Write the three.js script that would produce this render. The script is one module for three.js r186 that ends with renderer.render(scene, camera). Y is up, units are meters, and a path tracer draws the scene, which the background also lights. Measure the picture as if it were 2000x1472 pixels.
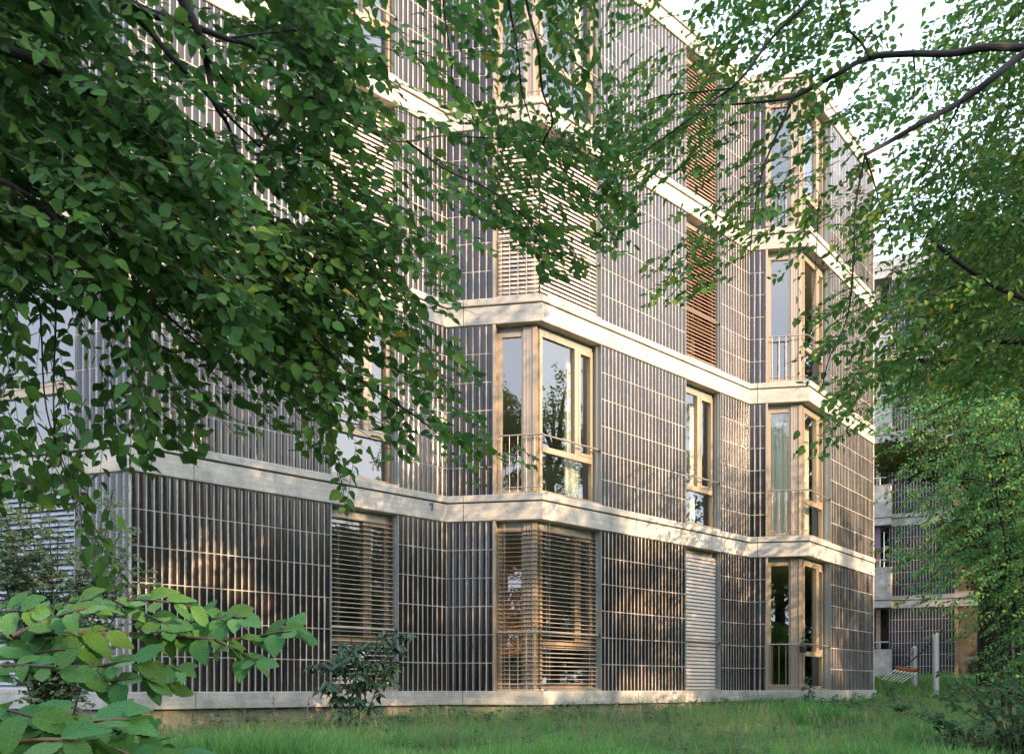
import * as THREE from 'three';
import { mergeGeometries } from 'three/addons/utils/BufferGeometryUtils.js';

// ------------------------------------------------------------------ camera, sky, sun, exposure
const scene = new THREE.Scene();
const EYE = 0.85, F = 1980, HORIZON = 1343;
const camera = new THREE.PerspectiveCamera(2 * Math.atan(736 / F) * 180 / Math.PI, 2000 / 1472, 0.1, 600);
camera.position.set(0, EYE, 0);
camera.lookAt(0, EYE, -10);
camera.setViewOffset(2000, 1472, 0, 736 - HORIZON, 2000, 1472);   // vertical shift lens
camera.updateProjectionMatrix();
const SUN = new THREE.Vector3(0.75, 0.235, 0.62).normalize();
{
  const W = 512, H = 256, d = new Float32Array(W * H * 4);
  for (let j = 0; j < H; j++) for (let i = 0; i < W; i++) {
    const up = ((j + 0.5) / H - 0.5) * Math.PI, a = ((i + 0.5) / W - 0.5) * 2 * Math.PI, y = Math.sin(up);
    const x = Math.cos(a) * Math.cos(up), z = Math.sin(a) * Math.cos(up), c = x * SUN.x + y * SUN.y + z * SUN.z;
    const t = Math.pow(Math.max(0, y), 0.55), glow = Math.pow(Math.max(0, c), 4) * 1.1;
    const k = (j * W + i) * 4;
    d[k] = 1.22 + (0.66 - 1.22) * t + glow * 1.0;
    d[k + 1] = 1.27 + (0.86 - 1.27) * t + glow * 0.86;
    d[k + 2] = 1.38 + (1.24 - 1.38) * t + glow * 0.62;
    d[k + 3] = 1;
  }
  const t = new THREE.DataTexture(d, W, H, THREE.RGBAFormat, THREE.FloatType);
  t.mapping = THREE.EquirectangularReflectionMapping; t.magFilter = THREE.LinearFilter; t.needsUpdate = true;
  scene.background = t; scene.environment = t;
}
const sun = new THREE.DirectionalLight(new THREE.Color(1.0, 0.70, 0.42), 4.4);
sun.position.copy(SUN).multiplyScalar(80).add(new THREE.Vector3(2, 4, -14)); sun.target.position.set(2, 4, -14);
sun.castShadow = true; sun.shadow.mapSize.set(4096, 4096);
Object.assign(sun.shadow.camera, { left: -30, right: 30, top: 25, bottom: -25, near: 1, far: 160 });
scene.add(sun, sun.target);
const renderer = new THREE.WebGLRenderer({ antialias: true });
renderer.toneMapping = THREE.LinearToneMapping;
renderer.toneMappingExposure = 2.65;
renderer.shadowMap.enabled = true;

// ------------------------------------------------------------------ helpers
let seed = 12345;
const rnd = () => { seed = (seed + 0x6d2b79f5) | 0; let t = Math.imul(seed ^ (seed >>> 15), 1 | seed); t = (t + Math.imul(t ^ (t >>> 7), 61 | t)) ^ t; return ((t ^ (t >>> 14)) >>> 0) / 4294967296; };
const rr = (a, b) => a + (b - a) * rnd();
const gauss = () => (rnd() + rnd() + rnd() - 1.5) * 1.15;
const V = (x, y, z) => new THREE.Vector3(x, y, z);
const at = (px, py, Z) => V((px - 1000) / F * Z, EYE + (HORIZON - py) / F * Z, -Z);
const used = {};
const numbered = (n) => { const k = used[n] = (used[n] ?? -1) + 1; return k ? n + '_' + String(k).padStart(3, '0') : n; };
function tag(o, label, category, group, kind) {
  if (label) o.userData.label = label; if (category) o.userData.category = category;
  if (group) o.userData.group = group; if (kind) o.userData.kind = kind; return o;
}
function thing(name, label, category, group) { const g = new THREE.Group(); g.name = numbered(name); scene.add(g); return tag(g, label, category, group); }
function part(name, geo, mat, parent) { const m = new THREE.Mesh(geo, mat); m.name = name; m.castShadow = m.receiveShadow = true; parent.add(m); return m; }
const clean = (g) => { const o = g.index ? g.toNonIndexed() : g; for (const k of Object.keys(o.attributes)) if (!['position', 'normal', 'uv', 'color'].includes(k)) o.deleteAttribute(k); return o; };
const merge = (list) => mergeGeometries(list.map(clean), false);
function boxUV(g) {
  const p = g.attributes.position, n = g.attributes.normal, uv = new Float32Array(p.count * 2);
  for (let i = 0; i < p.count; i++) {
    const ax = Math.abs(n.getX(i)), ay = Math.abs(n.getY(i)), az = Math.abs(n.getZ(i));
    const [u, v] = ay > ax && ay > az ? [p.getX(i), p.getZ(i)] : ax > az ? [p.getZ(i), p.getY(i)] : [p.getX(i), p.getY(i)];
    uv[2 * i] = u; uv[2 * i + 1] = v;
  }
  g.setAttribute('uv', new THREE.BufferAttribute(uv, 2)); return g;
}
const box = (x0, x1, y0, y1, z0, z1) => boxUV(clean(new THREE.BoxGeometry(x1 - x0, y1 - y0, z1 - z0).translate((x0 + x1) / 2, (y0 + y1) / 2, (z0 + z1) / 2)));
// tapered tube through points with radii
function tube(pts, radii, sides = 6, sub = 3) {
  const curve = new THREE.CatmullRomCurve3(pts, false, 'centripetal'), n = (pts.length - 1) * sub, pos = [], nor = [], uv = [], idx = [];
  let N = null, prev = null, len = 0;
  for (let i = 0; i <= n; i++) {
    const t = i / n, c = curve.getPoint(t), T = curve.getTangent(t);
    if (prev) len += c.distanceTo(prev); prev = c;
    if (!N) N = Math.abs(T.y) < 0.9 ? V(0, 1, 0).cross(T).normalize() : V(1, 0, 0).cross(T).normalize();
    N.addScaledVector(T, -N.dot(T)).normalize();
    const B = T.clone().cross(N), f = t * (pts.length - 1), k = Math.min(pts.length - 2, Math.floor(f)), r = radii[k] + (radii[k + 1] - radii[k]) * (f - k);
    for (let j = 0; j <= sides; j++) {
      const a = j / sides * Math.PI * 2, d = N.clone().multiplyScalar(Math.cos(a)).addScaledVector(B, Math.sin(a));
      pos.push(c.x + d.x * r, c.y + d.y * r, c.z + d.z * r); nor.push(d.x, d.y, d.z); uv.push(j / sides * Math.max(0.05, r * 6), len);
    }
  }
  for (let i = 0; i < n; i++) for (let j = 0; j < sides; j++) { const a = i * (sides + 1) + j, b = a + sides + 1; idx.push(a, a + 1, b, b, a + 1, b + 1); }
  const g = new THREE.BufferGeometry();
  g.setAttribute('position', new THREE.Float32BufferAttribute(pos, 3)); g.setAttribute('normal', new THREE.Float32BufferAttribute(nor, 3)); g.setAttribute('uv', new THREE.Float32BufferAttribute(uv, 2));
  g.setIndex(idx); return g;
}
const rod = (a, b, r, sides = 8) => tube([a, b], [r, r], sides, 1);

// ------------------------------------------------------------------ procedural textures
function lattice(n, s) { const a = new Float32Array(n * n); let q = s; for (let i = 0; i < n * n; i++) { q = (Math.imul(q, 1664525) + 1013904223) | 0; a[i] = (q >>> 0) / 4294967296; } return a; }
function noise(nx, ny, s) {
  const n = 128, L = lattice(n, s), f = (t) => t * t * (3 - 2 * t);
  return (u, v) => {
    const x = (u - Math.floor(u)) * nx, y = (v - Math.floor(v)) * ny, i = Math.floor(x), j = Math.floor(y), a = f(x - i), b = f(y - j);
    const g = (p, q) => L[((q % ny) % n) * n + ((p % nx) % n)];
    return (g(i, j) * (1 - a) + g(i + 1, j) * a) * (1 - b) + (g(i, j + 1) * (1 - a) + g(i + 1, j + 1) * a) * b;
  };
}
function texture(w, h, fn, srgb = false, repeat = 1) {
  const d = new Uint8Array(w * h * 4);
  for (let j = 0; j < h; j++) for (let i = 0; i < w; i++) {
    const c = fn(i / w, j / h), k = (j * w + i) * 4, v = typeof c === 'number' ? [c, c, c] : c;
    for (let q = 0; q < 3; q++) d[k + q] = Math.max(0, Math.min(255, v[q] * 255)); d[k + 3] = 255;
  }
  const t = new THREE.DataTexture(d, w, h); t.wrapS = t.wrapT = THREE.RepeatWrapping; t.magFilter = THREE.LinearFilter; t.minFilter = THREE.LinearMipmapLinearFilter; t.generateMipmaps = true;
  if (srgb) t.colorSpace = THREE.SRGBColorSpace; t.repeat.set(repeat, repeat); t.needsUpdate = true; return t;
}
const n4 = noise(4, 4, 1), n9 = noise(9, 9, 2), n24 = noise(24, 24, 3), n60 = noise(60, 60, 4), n120 = noise(120, 120, 5), nSv = noise(60, 5, 6), nSh = noise(6, 80, 7), nSv2 = noise(120, 9, 8);
const concreteMap = texture(512, 512, (u, v) => { const k = 0.80 + 0.14 * (n4(u, v) - 0.5) + 0.12 * (n9(u, v) - 0.5) + 0.09 * (n24(u, v) - 0.5) + 0.08 * (n120(u, v) - 0.5) + 0.08 * (nSh(u, v) - 0.5) - (n60(u + 0.3, v) > 0.93 ? 0.10 : 0) - (nSv(u, v) > 0.86 ? 0.035 : 0); return [k, k * 0.985, k * 0.955]; }, true, 0.5);
const concreteBump = texture(512, 512, (u, v) => 0.6 + 0.25 * n120(u, v) + 0.2 * n24(u, v) - (n60(u + 0.3, v) > 0.93 ? 0.5 : 0), false, 0.5);
const glazeBump = texture(256, 512, (u, v) => 0.45 * nSv(u, v) + 0.25 * nSv2(u, v) + 0.2 * n9(u, v) + 0.12 * n60(u, v));
const glazeMap = texture(256, 512, (u, v) => { const k = 0.72 + 0.34 * (nSv2(u, v) - 0.5) + 0.42 * (n9(u, v) - 0.5) + 0.2 * (n60(u, v) - 0.5); return [k, k * (0.97 + 0.06 * n9(v, u)), k * 0.97]; });
const glazeRough = texture(256, 256, (u, v) => 0.55 + 0.5 * n24(u, v) + 0.3 * (n60(u, v) - 0.5));
const barkMap = texture(256, 256, (u, v) => { const k = 0.55 + 0.5 * (nSv(u, v) - 0.5) + 0.3 * (n24(u, v) - 0.5); return [k, k * 0.96, k * 0.9]; }, false, 2);
const barkBump = texture(256, 256, (u, v) => nSv(u, v) * 0.6 + n60(u, v) * 0.4, false, 2);
const woodMap = texture(256, 256, (u, v) => { const k = 0.7 + 0.4 * (nSh(v, u) - 0.5) + 0.15 * (n60(u, v) - 0.5); return [k, k * 0.93, k * 0.85]; });
const soilMap = texture(512, 512, (u, v) => { const k = 0.5 + 0.5 * (n24(u, v) - 0.5) + 0.5 * (n120(u, v) - 0.5); return [k * 0.9, k, k * 0.6]; }, false, 0.5);
const metalRough = texture(256, 256, (u, v) => 0.75 + 0.3 * (n9(u, v) - 0.5) + 0.2 * (nSv(u, v) - 0.5));
// beech leaf: midrib at u = 0.5, side veins slanting up
const leafMap = texture(128, 256, (u, v) => {
  const x = Math.abs(u - 0.5), rib = x < 0.018 ? 1 : 0, s = (v - x * 0.55) * 9, ph = s - Math.floor(s), vein = ph < 0.10 ? 1 - ph / 0.10 * 0.5 : 0;
  const k = 0.78 + 0.22 * (n24(u, v) - 0.5) + 0.16 * (n60(u, v) - 0.5) + 0.34 * Math.max(rib * 1.2, vein * 0.7) - (n60(v, u + 0.4) > 0.92 ? 0.22 : 0);
  return [k * (1 + 0.16 * rib), k, k * 0.92];
});
const leafBump = texture(128, 256, (u, v) => { const x = Math.abs(u - 0.5), s = (v - x * 0.55) * 9, ph = s - Math.floor(s); return (x < 0.02 ? 0 : 0.35 + 0.6 * Math.sin(Math.PI * ph)) * 0.8 + 0.15 * n60(u, v); });

// ------------------------------------------------------------------ materials
const C = (r, g, b) => new THREE.Color().setRGB(r, g, b);
const std = (o) => new THREE.MeshStandardMaterial(o), phy = (o) => new THREE.MeshPhysicalMaterial(o);
const M = {
  concrete: std({ color: C(0.59, 0.57, 0.53), map: concreteMap, bumpMap: concreteBump, bumpScale: 0.0015, roughness: 0.82 }),
  render: std({ color: C(0.40, 0.36, 0.30), map: concreteMap, bumpMap: concreteBump, bumpScale: 0.004, roughness: 0.95 }),
  mortar: std({ color: C(0.52, 0.51, 0.49), map: concreteMap, roughness: 0.85, bumpMap: concreteBump, bumpScale: 0.001 }),
  mortarFar: std({ color: C(0.42, 0.42, 0.43), map: concreteMap, roughness: 0.9 }),
  reveal: std({ color: C(0.235, 0.25, 0.235), metalness: 0.15, roughness: 0.5, roughnessMap: metalRough }),
  frame: std({ color: C(0.34, 0.262, 0.175), metalness: 0.25, roughness: 0.42, roughnessMap: metalRough }),
  post: std({ color: C(0.33, 0.265, 0.205), metalness: 0.25, roughness: 0.45, roughnessMap: metalRough }),
  rail: std({ color: C(0.33, 0.28, 0.22), metalness: 0.6, roughness: 0.4 }),
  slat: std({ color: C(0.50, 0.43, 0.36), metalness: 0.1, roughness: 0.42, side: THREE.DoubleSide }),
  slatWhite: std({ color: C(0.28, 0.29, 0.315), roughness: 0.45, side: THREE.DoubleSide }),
  slatBrown: std({ color: C(0.29, 0.185, 0.125), roughness: 0.45, side: THREE.DoubleSide }),
  glass: phy({ color: C(0.93, 0.96, 0.94), transmission: 1, thickness: 0, roughness: 0.0, ior: 2.25, side: THREE.DoubleSide }),
  room: std({ color: C(0.55, 0.52, 0.46), roughness: 0.9 }),
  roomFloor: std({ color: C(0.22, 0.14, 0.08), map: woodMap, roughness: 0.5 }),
  wood: std({ color: C(0.60, 0.27, 0.08), map: woodMap, roughness: 0.55 }),
  curtain: phy({ color: C(0.72, 0.74, 0.66), roughness: 1, transmission: 0.35, thickness: 0, side: THREE.DoubleSide }),
  dark: std({ color: C(0.03, 0.03, 0.035), roughness: 0.7 }),
  bark: std({ color: C(0.034, 0.028, 0.025), map: barkMap, bumpMap: barkBump, bumpScale: 0.006, roughness: 0.95 }),
  twig: std({ color: C(0.05, 0.036, 0.028), roughness: 0.9 }),
  twigBrown: std({ color: C(0.14, 0.075, 0.035), roughness: 0.8 }),
  stem: std({ color: C(0.12, 0.075, 0.05), map: barkMap, roughness: 0.95 }),
  soil: std({ color: C(0.055, 0.062, 0.028), map: soilMap, roughness: 1 }),
  galv: std({ color: C(0.48, 0.50, 0.50), metalness: 0.35, roughness: 0.45, roughnessMap: metalRough }),
  rope: std({ color: C(0.05, 0.045, 0.05), roughness: 0.9 }),
  ropeWhite: std({ color: C(0.7, 0.68, 0.62), roughness: 0.9 }),
  orange: std({ color: C(0.42, 0.13, 0.03), roughness: 0.7, map: woodMap }),
  purple: std({ color: C(0.20, 0.13, 0.20), roughness: 0.9 }),
  potWhite: std({ color: C(0.7, 0.72, 0.74), roughness: 0.4 }),
  pink: phy({ color: C(0.45, 0.12, 0.35), roughness: 0.9, transmission: 0.2, thickness: 0, side: THREE.DoubleSide }),
};
const glazeBase = { map: glazeMap, bumpMap: glazeBump, bumpScale: 0.0003, roughness: 0.16, roughnessMap: glazeRough, ior: 1.52 };
const TILE_TONES = [C(0.018, 0.011, 0.0095), C(0.013, 0.0095, 0.009), C(0.026, 0.0145, 0.011), C(0.010, 0.009, 0.0095)];
M.tiles = TILE_TONES.map((c) => phy({ ...glazeBase, color: c }));
M.tileField = phy({ ...glazeBase, color: C(1, 1, 1), vertexColors: true });
M.tileFar = phy({ ...glazeBase, bumpScale: 0.0003, color: C(0.026, 0.024, 0.032) });
const leafy = (c, o = {}) => phy({ color: c, map: leafMap, roughness: 0.85, specularIntensity: 0.15, transmission: 0.48, thickness: 0, clearcoat: 0.12, clearcoatRoughness: 0.28, side: THREE.DoubleSide, ...o });

// ------------------------------------------------------------------ terrain
const smooth = (a, b, t) => { const k = Math.max(0, Math.min(1, (t - a) / (b - a))); return k * k * (3 - 2 * k); };
const knots = [[-40, -1.2], [0, -0.62], [6, 0.0], [9, 0.10], [12, 0.14], [15, 0.19], [19, 0.22], [22, 0.30], [25, 0.56], [28, 0.84], [34, 1.12], [37, 1.2], [60, 1.5], [400, 3]];
function ground(x, z) {
  const d = -z; let y = knots[0][1];
  for (let i = 0; i < knots.length - 1; i++) if (d >= knots[i][0]) { const [a, ya] = knots[i], [b, yb] = knots[i + 1]; y = ya + (yb - ya) * Math.max(0, Math.min(1, (d - a) / (b - a))); }
  return y + 0.04 * Math.sin(x * 0.9 + z * 0.5) + 0.03 * Math.sin(x * 2.3 - z * 1.7);
}
{
  const xs = [], zs = [], pos = [], uv = [], idx = [];
  for (let i = -40; i <= 40; i++) xs.push(Math.sign(i) * (Math.abs(i) * 0.5 + Math.pow(Math.max(0, Math.abs(i) - 24), 2.4) * 0.14));
  for (let j = 0; j <= 150; j++) zs.push(j < 100 ? 12 - j * 0.45 : -33 - Math.pow(j - 100, 1.5) * 0.8);
  for (let j = 1; j < 18; j++) zs.unshift(12 + Math.pow(j, 1.8) * 0.7);
  for (const z of zs) for (const x of xs) { pos.push(x, ground(x, z), z); uv.push(x, z); }
  const w = xs.length;
  for (let j = 0; j < zs.length - 1; j++) for (let i = 0; i < w - 1; i++) { const a = j * w + i, b = a + w; idx.push(a, a + 1, b, b, a + 1, b + 1); }
  const g = new THREE.BufferGeometry(); g.setAttribute('position', new THREE.Float32BufferAttribute(pos, 3)); g.setAttribute('uv', new THREE.Float32BufferAttribute(uv, 2)); g.setIndex(idx); g.computeVertexNormals();
  const m = part('lawn_ground', g, M.soil, scene); tag(m, null, null, null, 'structure');
}

// ------------------------------------------------------------------ apartment building
const PL = [[-9.92, 13.50], [-4.297, 11.40], [-0.967, 14.97], [0.43, 14.69], [4.45, 19.0], [5.50, 18.80], [7.89, 22.12]];   // plan, x and depth, left to right
const faces = [];
for (let i = 0; i < PL.length - 1; i++) {
  const [x0, d0] = PL[i], [x1, d1] = PL[i + 1], L = Math.hypot(x1 - x0, d1 - d0), th = Math.atan2(d1 - d0, x1 - x0);
  faces.push({ x0, d0, L, th, u: [(x1 - x0) / L, (d1 - d0) / L], n: [(d1 - d0) / L, -(x1 - x0) / L] });
}
const sAt = (f, px, o = 0) => { const t = (px - 1000) / F, X = f.x0 + f.n[0] * o, D = f.d0 + f.n[1] * o; return (t * D - X) / (f.u[0] - t * f.u[1]); };
const mitre = (i) => {   // offset vector at plan corner i for one metre outwards
  const a = faces[Math.max(0, i - 1)].n, b = faces[Math.min(faces.length - 1, i)].n, k = 1 + a[0] * b[0] + a[1] * b[1];
  return [(a[0] + b[0]) / k, (a[1] + b[1]) / k];
};
const G0 = 0.80, PITCH = 2.87, WALL = 2.49, NF = 4;
const house = thing('apartment_building', 'four storey apartment building clad in dark glazed ceramic tiles with pale concrete floor bands', 'building');
function faceGroup(name, f, y) { const g = new THREE.Group(); g.name = name; g.position.set(f.x0, y, -f.d0); g.rotation.y = f.th; house.add(g); return g; }

// swept concrete piece between two stations of one face
function sweep(fi, sA, sB, prof) {
  const f = faces[fi], st = [[sA, sA <= 0 ? mitre(fi) : f.n], [sB, sB >= f.L ? mitre(fi + 1) : f.n]];
  const P = (k, [o, y]) => { const [s, m] = st[k]; return [f.x0 + f.u[0] * s + m[0] * o, y, -(f.d0 + f.u[1] * s + m[1] * o)]; };
  const pos = [], uv = [], quad = (a, b, c, d, ua, ub, va, vb) => { pos.push(...a, ...b, ...c, ...a, ...c, ...d); uv.push(ua, va, ub, va, ub, vb, ua, va, ub, vb, ua, vb); };
  let acc = fi * 1.7;
  for (let i = 0; i < prof.length; i++) {
    const p = prof[i], q = prof[(i + 1) % prof.length], l = Math.hypot(p[0] - q[0], p[1] - q[1]);
    quad(P(0, p), P(1, p), P(1, q), P(0, q), sA + fi * 3.1, sB + fi * 3.1, acc, acc + l); acc += l;
  }
  for (const k of [0, 1]) for (let i = 1; i < prof.length - 1; i++) { const t = [P(k, prof[0]), P(k, prof[i]), P(k, prof[i + 1])]; if (!k) t.reverse(); t.forEach((a, q) => { pos.push(...a); uv.push(prof[[0, i, i + 1][q]][0], a[1]); }); }
  const g = new THREE.BufferGeometry(); g.setAttribute('position', new THREE.Float32BufferAttribute(pos, 3)); g.setAttribute('uv', new THREE.Float32BufferAttribute(uv, 2)); g.computeVertexNormals(); return g;
}
const chamfer = (o0, o1, y0, y1, c = 0.008) => [[o0, y0], [o1 - c, y0], [o1, y0 + c], [o1, y1 - c], [o1 - c, y1], [o0, y1]];
const breaks = { 0: [2.9], 1: [sAt(faces[1], 376)], 2: [sAt(faces[2], 906)], 3: [sAt(faces[3], 1240)], 4: [sAt(faces[4], 1480)], 5: [sAt(faces[5], 1660)] };
function ring(name, pieces) {   // pieces: [child name, profile, material]
  const g = new THREE.Group(); g.name = name; house.add(g);
  for (let i = 0; i < faces.length; i++) {
    const cuts = [0, ...(breaks[i] ?? []), faces[i].L];
    for (let k = 0; k < cuts.length - 1; k++) for (const [n, prof, m] of pieces) part(n, sweep(i, cuts[k] + (k ? 0.005 : 0), cuts[k + 1] - (k < cuts.length - 2 ? 0.005 : 0), prof), m, g);
  }
}
ring('plinth', [['plinth_panel', chamfer(-0.25, 0.07, 0.60, G0), M.concrete]]);
ring('basement_wall', [['wall_panel', chamfer(-0.25, 0.0, -0.6, 0.585), M.render]]);
for (let k = 0; k < NF; k++) {
  const y = G0 + k * PITCH + WALL;
  ring('floor_band', [['fascia_panel', chamfer(-0.26, 0.03, y, y + 0.262), M.concrete], ['cap_panel', chamfer(-0.26, 0.045, y + 0.28, G0 + (k + 1) * PITCH), M.concrete], ['joint_seal', chamfer(-0.25, -0.045, y + 0.262, y + 0.28, 0.002), M.mortar]]);
}
// slabs, roof and rear wall close the rooms
{
  const back = [[14.5, 27.5], [9, 33], [-16, 19.5]];
  const slab = (y0, y1, name, mat, inset) => {
    const s = new THREE.Shape(); PL.forEach(([x, d], i) => { const m = mitre(i), p = [x - m[0] * inset, d - m[1] * inset]; i ? s.lineTo(...p) : s.moveTo(...p); });
    back.slice(1).forEach(([x, d]) => s.lineTo(x, d));
    const g = new THREE.ExtrudeGeometry(s, { depth: y1 - y0, bevelEnabled: false }); g.rotateX(-Math.PI / 2); g.translate(0, y0, 0);   // shape y = depth becomes -z
    part(name, boxUV(clean(g)), mat, house);
  };
  slab(G0 - 0.22, G0 - 0.02, 'floor_slab', M.roomFloor, 0.27);
  for (let k = 0; k < NF; k++) slab(G0 + k * PITCH + WALL + 0.05, G0 + (k + 1) * PITCH - 0.03, k < NF - 1 ? 'floor_slab' : 'roof_slab', k < NF - 1 ? M.room : M.concrete, 0.27);
  const top = G0 + NF * PITCH;
  const wallBetween = (a, b, name, mat, t = 0.2) => { const L = Math.hypot(b[0] - a[0], b[1] - a[1]), m = part(name, box(0, L, 0.3, top, -t, 0), mat, house); m.position.set(a[0], 0, -a[1]); m.rotation.y = Math.atan2(b[1] - a[1], b[0] - a[0]); };
  wallBetween(PL[6], [9.4, 33], 'end_wall', M.render); wallBetween([9.4, 33], [-16, 19.6], 'rear_wall', M.render); wallBetween([-16, 19.6], PL[0], 'end_wall', M.render);
  // room back walls and partitions
  wallBetween([-11, 17.0], [7.0, 27.0], 'room_wall', M.room, 0.12);
  for (const [a, b] of [[[-3.4, 12.75], [-5.6, 19.5]], [[-0.9, 15.3], [-3.2, 21]], [[3.3, 18.3], [1.4, 23.7]], [[4.5, 19.35], [3.9, 25]]]) wallBetween(a, b, 'room_wall', M.room, 0.1);
}
// tiles
const COL = 0.0965, GAP = 0.0150, ROWS = 6, CH = WALL / ROWS;
function tileGeo(w, h, u0, v0, seg = 8) {
  const pos = [], nor = [], uv = [], z = (x) => -0.0005 + 0.0062 * (1 - Math.pow(Math.abs(2 * x / w), 2.6)), xs = [];
  for (let i = 0; i <= seg; i++) xs.push((i / seg - 0.5) * w);
  const nx = (x) => { const e = 1e-4, a = Math.max(-w / 2, x - e), b = Math.min(w / 2, x + e), sl = (z(b) - z(a)) / (b - a), l = Math.hypot(1, sl); return [-sl / l, 0, 1 / l]; };
  const tri = (...v) => v.forEach(([p, n]) => { pos.push(...p); nor.push(...n); uv.push(u0 + p[0] * 5, v0 + p[1] * 1.1); });
  for (let i = 0; i < seg; i++) {
    const a = xs[i], b = xs[i + 1], na = nx(a), nb = nx(b), A = [[a, 0, z(a)], na], B = [[b, 0, z(b)], nb], D = [[b, h, z(b)], nb], E = [[a, h, z(a)], na];
    tri(A, B, D); tri(A, D, E);
    const up = [0, 1, 0], dn = [0, -1, 0];
    tri([[a, h, z(a)], up], [[b, h, z(b)], up], [[b, h, -0.012], up]); tri([[a, h, z(a)], up], [[b, h, -0.012], up], [[a, h, -0.012], up]);
    tri([[b, 0, z(b)], dn], [[a, 0, z(a)], dn], [[a, 0, -0.012], dn]); tri([[b, 0, z(b)], dn], [[a, 0, -0.012], dn], [[b, 0, -0.012], dn]);
  }
  for (const [x, s] of [[-w / 2, -1], [w / 2, 1]]) { const n = [s, 0, 0], q = [[x, 0, z(x)], [x, h, z(x)], [x, h, -0.012], [x, 0, -0.012]]; tri([q[0], n], [q[1], n], [q[2], n]); tri([q[0], n], [q[2], n], [q[3], n]); }
  const g = new THREE.BufferGeometry(); g.setAttribute('position', new THREE.Float32BufferAttribute(pos, 3)); g.setAttribute('normal', new THREE.Float32BufferAttribute(nor, 3)); g.setAttribute('uv', new THREE.Float32BufferAttribute(uv, 2)); return g;
}
const panels = [];   // [face, s0, s1]
const f = faces;
const B = {   // bay limits along each face, read at the tile plane
  leftTile: sAt(f[0], 148), w1a: sAt(f[1], 645), w1b: sAt(f[1], 777), r1: sAt(f[2], 963), m2a: sAt(f[3], 1174), w2a: sAt(f[3], 1338.5), w2b: sAt(f[3], 1407), r2: sAt(f[4], 1496), m3: sAt(f[5], 1622),
};
panels.push([0, 0, 1.7], [0, B.leftTile, f[0].L], [1, 0, B.w1a], [1, B.w1b, f[1].L], [2, 0, B.r1], [3, B.m2a, B.w2a], [3, B.w2b, f[3].L], [4, 0, B.r2], [5, B.m3, f[5].L]);
const tileList = [], fieldParts = [], variants = new Map();
for (const [fi, s0, s1] of panels) for (let k = 0; k < NF; k++) {
  const y = G0 + k * PITCH, g = faceGroup('tile_wall', f[fi], y);
  part('mortar_bed', box(s0, s1, 0, WALL, -0.24, 0), M.mortar, g);
  const n = Math.max(1, Math.round((s1 - s0) / COL)), w = (s1 - s0) / n;
  for (let i = 0; i < n; i++) for (let j = 0; j < ROWS; j++) {
    const s = s0 + (i + 0.5) * w, d = f[fi].d0 + f[fi].u[1] * s, x = f[fi].x0 + f[fi].u[0] * s, sx = 1000 + F * x / d, sy = HORIZON - F * (y + (j + 0.5) * CH - EYE) / d;
    const hidden = (sx < 620 && sy < 900) || sx < 250 || (sx < 1300 && sy < 560) || sy < 0 || (sx < 320 && sy > 1150);
    const dot = Math.abs(f[fi].n[0] * x / d + f[fi].n[1]);
    tileList.push({ g, s, y: j * CH + 0.0075, w: w - GAP, h: CH - 0.015, rank: hidden ? -1 : dot * w * CH / d / d, fi, wy: y, key: fi + '_' + w.toFixed(4) });
  }
}
tileList.sort((a, b) => b.rank - a.rank);
tileList.forEach((t, i) => {
  if (i < 300) {
    const key = t.key + '_' + Math.floor(rnd() * 3);
    if (!variants.has(key)) variants.set(key, tileGeo(t.w, t.h, rnd(), rnd()));
    const m = part('tile', variants.get(key), M.tiles[Math.floor(rnd() * 4)], t.g); m.position.set(t.s, t.y, rr(-0.0008, 0.0012)); m.rotation.y = rr(-0.012, 0.012); m.rotation.x = rr(-0.004, 0.004);
  } else {
    const g = tileGeo(t.w, t.h, rnd(), rnd(), 6), c = TILE_TONES[Math.floor(rnd() * 4)], col = new Float32Array(g.attributes.position.count * 3);
    for (let q = 0; q < col.length; q += 3) { col[q] = c.r; col[q + 1] = c.g; col[q + 2] = c.b; }
    g.setAttribute('color', new THREE.BufferAttribute(col, 3));
    g.rotateX(rr(-0.004, 0.004)); g.rotateY(rr(-0.012, 0.012)); g.translate(t.s, t.y + t.wy, rr(-0.0008, 0.0012)); g.rotateY(f[t.fi].th); g.translate(f[t.fi].x0, 0, -f[t.fi].d0); fieldParts.push(g);
  }
});
tag(part('tile_field', mergeGeometries(fieldParts), M.tileField, house), null, null, null, 'stuff');
// light metal trims standing at the outer tile corners
for (let k = 0; k < NF; k++) for (const [x, d] of [PL[1], PL[6]]) { const m = part('corner_trim', box(-0.012, 0.012, 0, WALL, -0.012, 0.012), M.concrete, house); m.position.set(x + 0.002, G0 + k * PITCH, -d + 0.008); }

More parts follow.
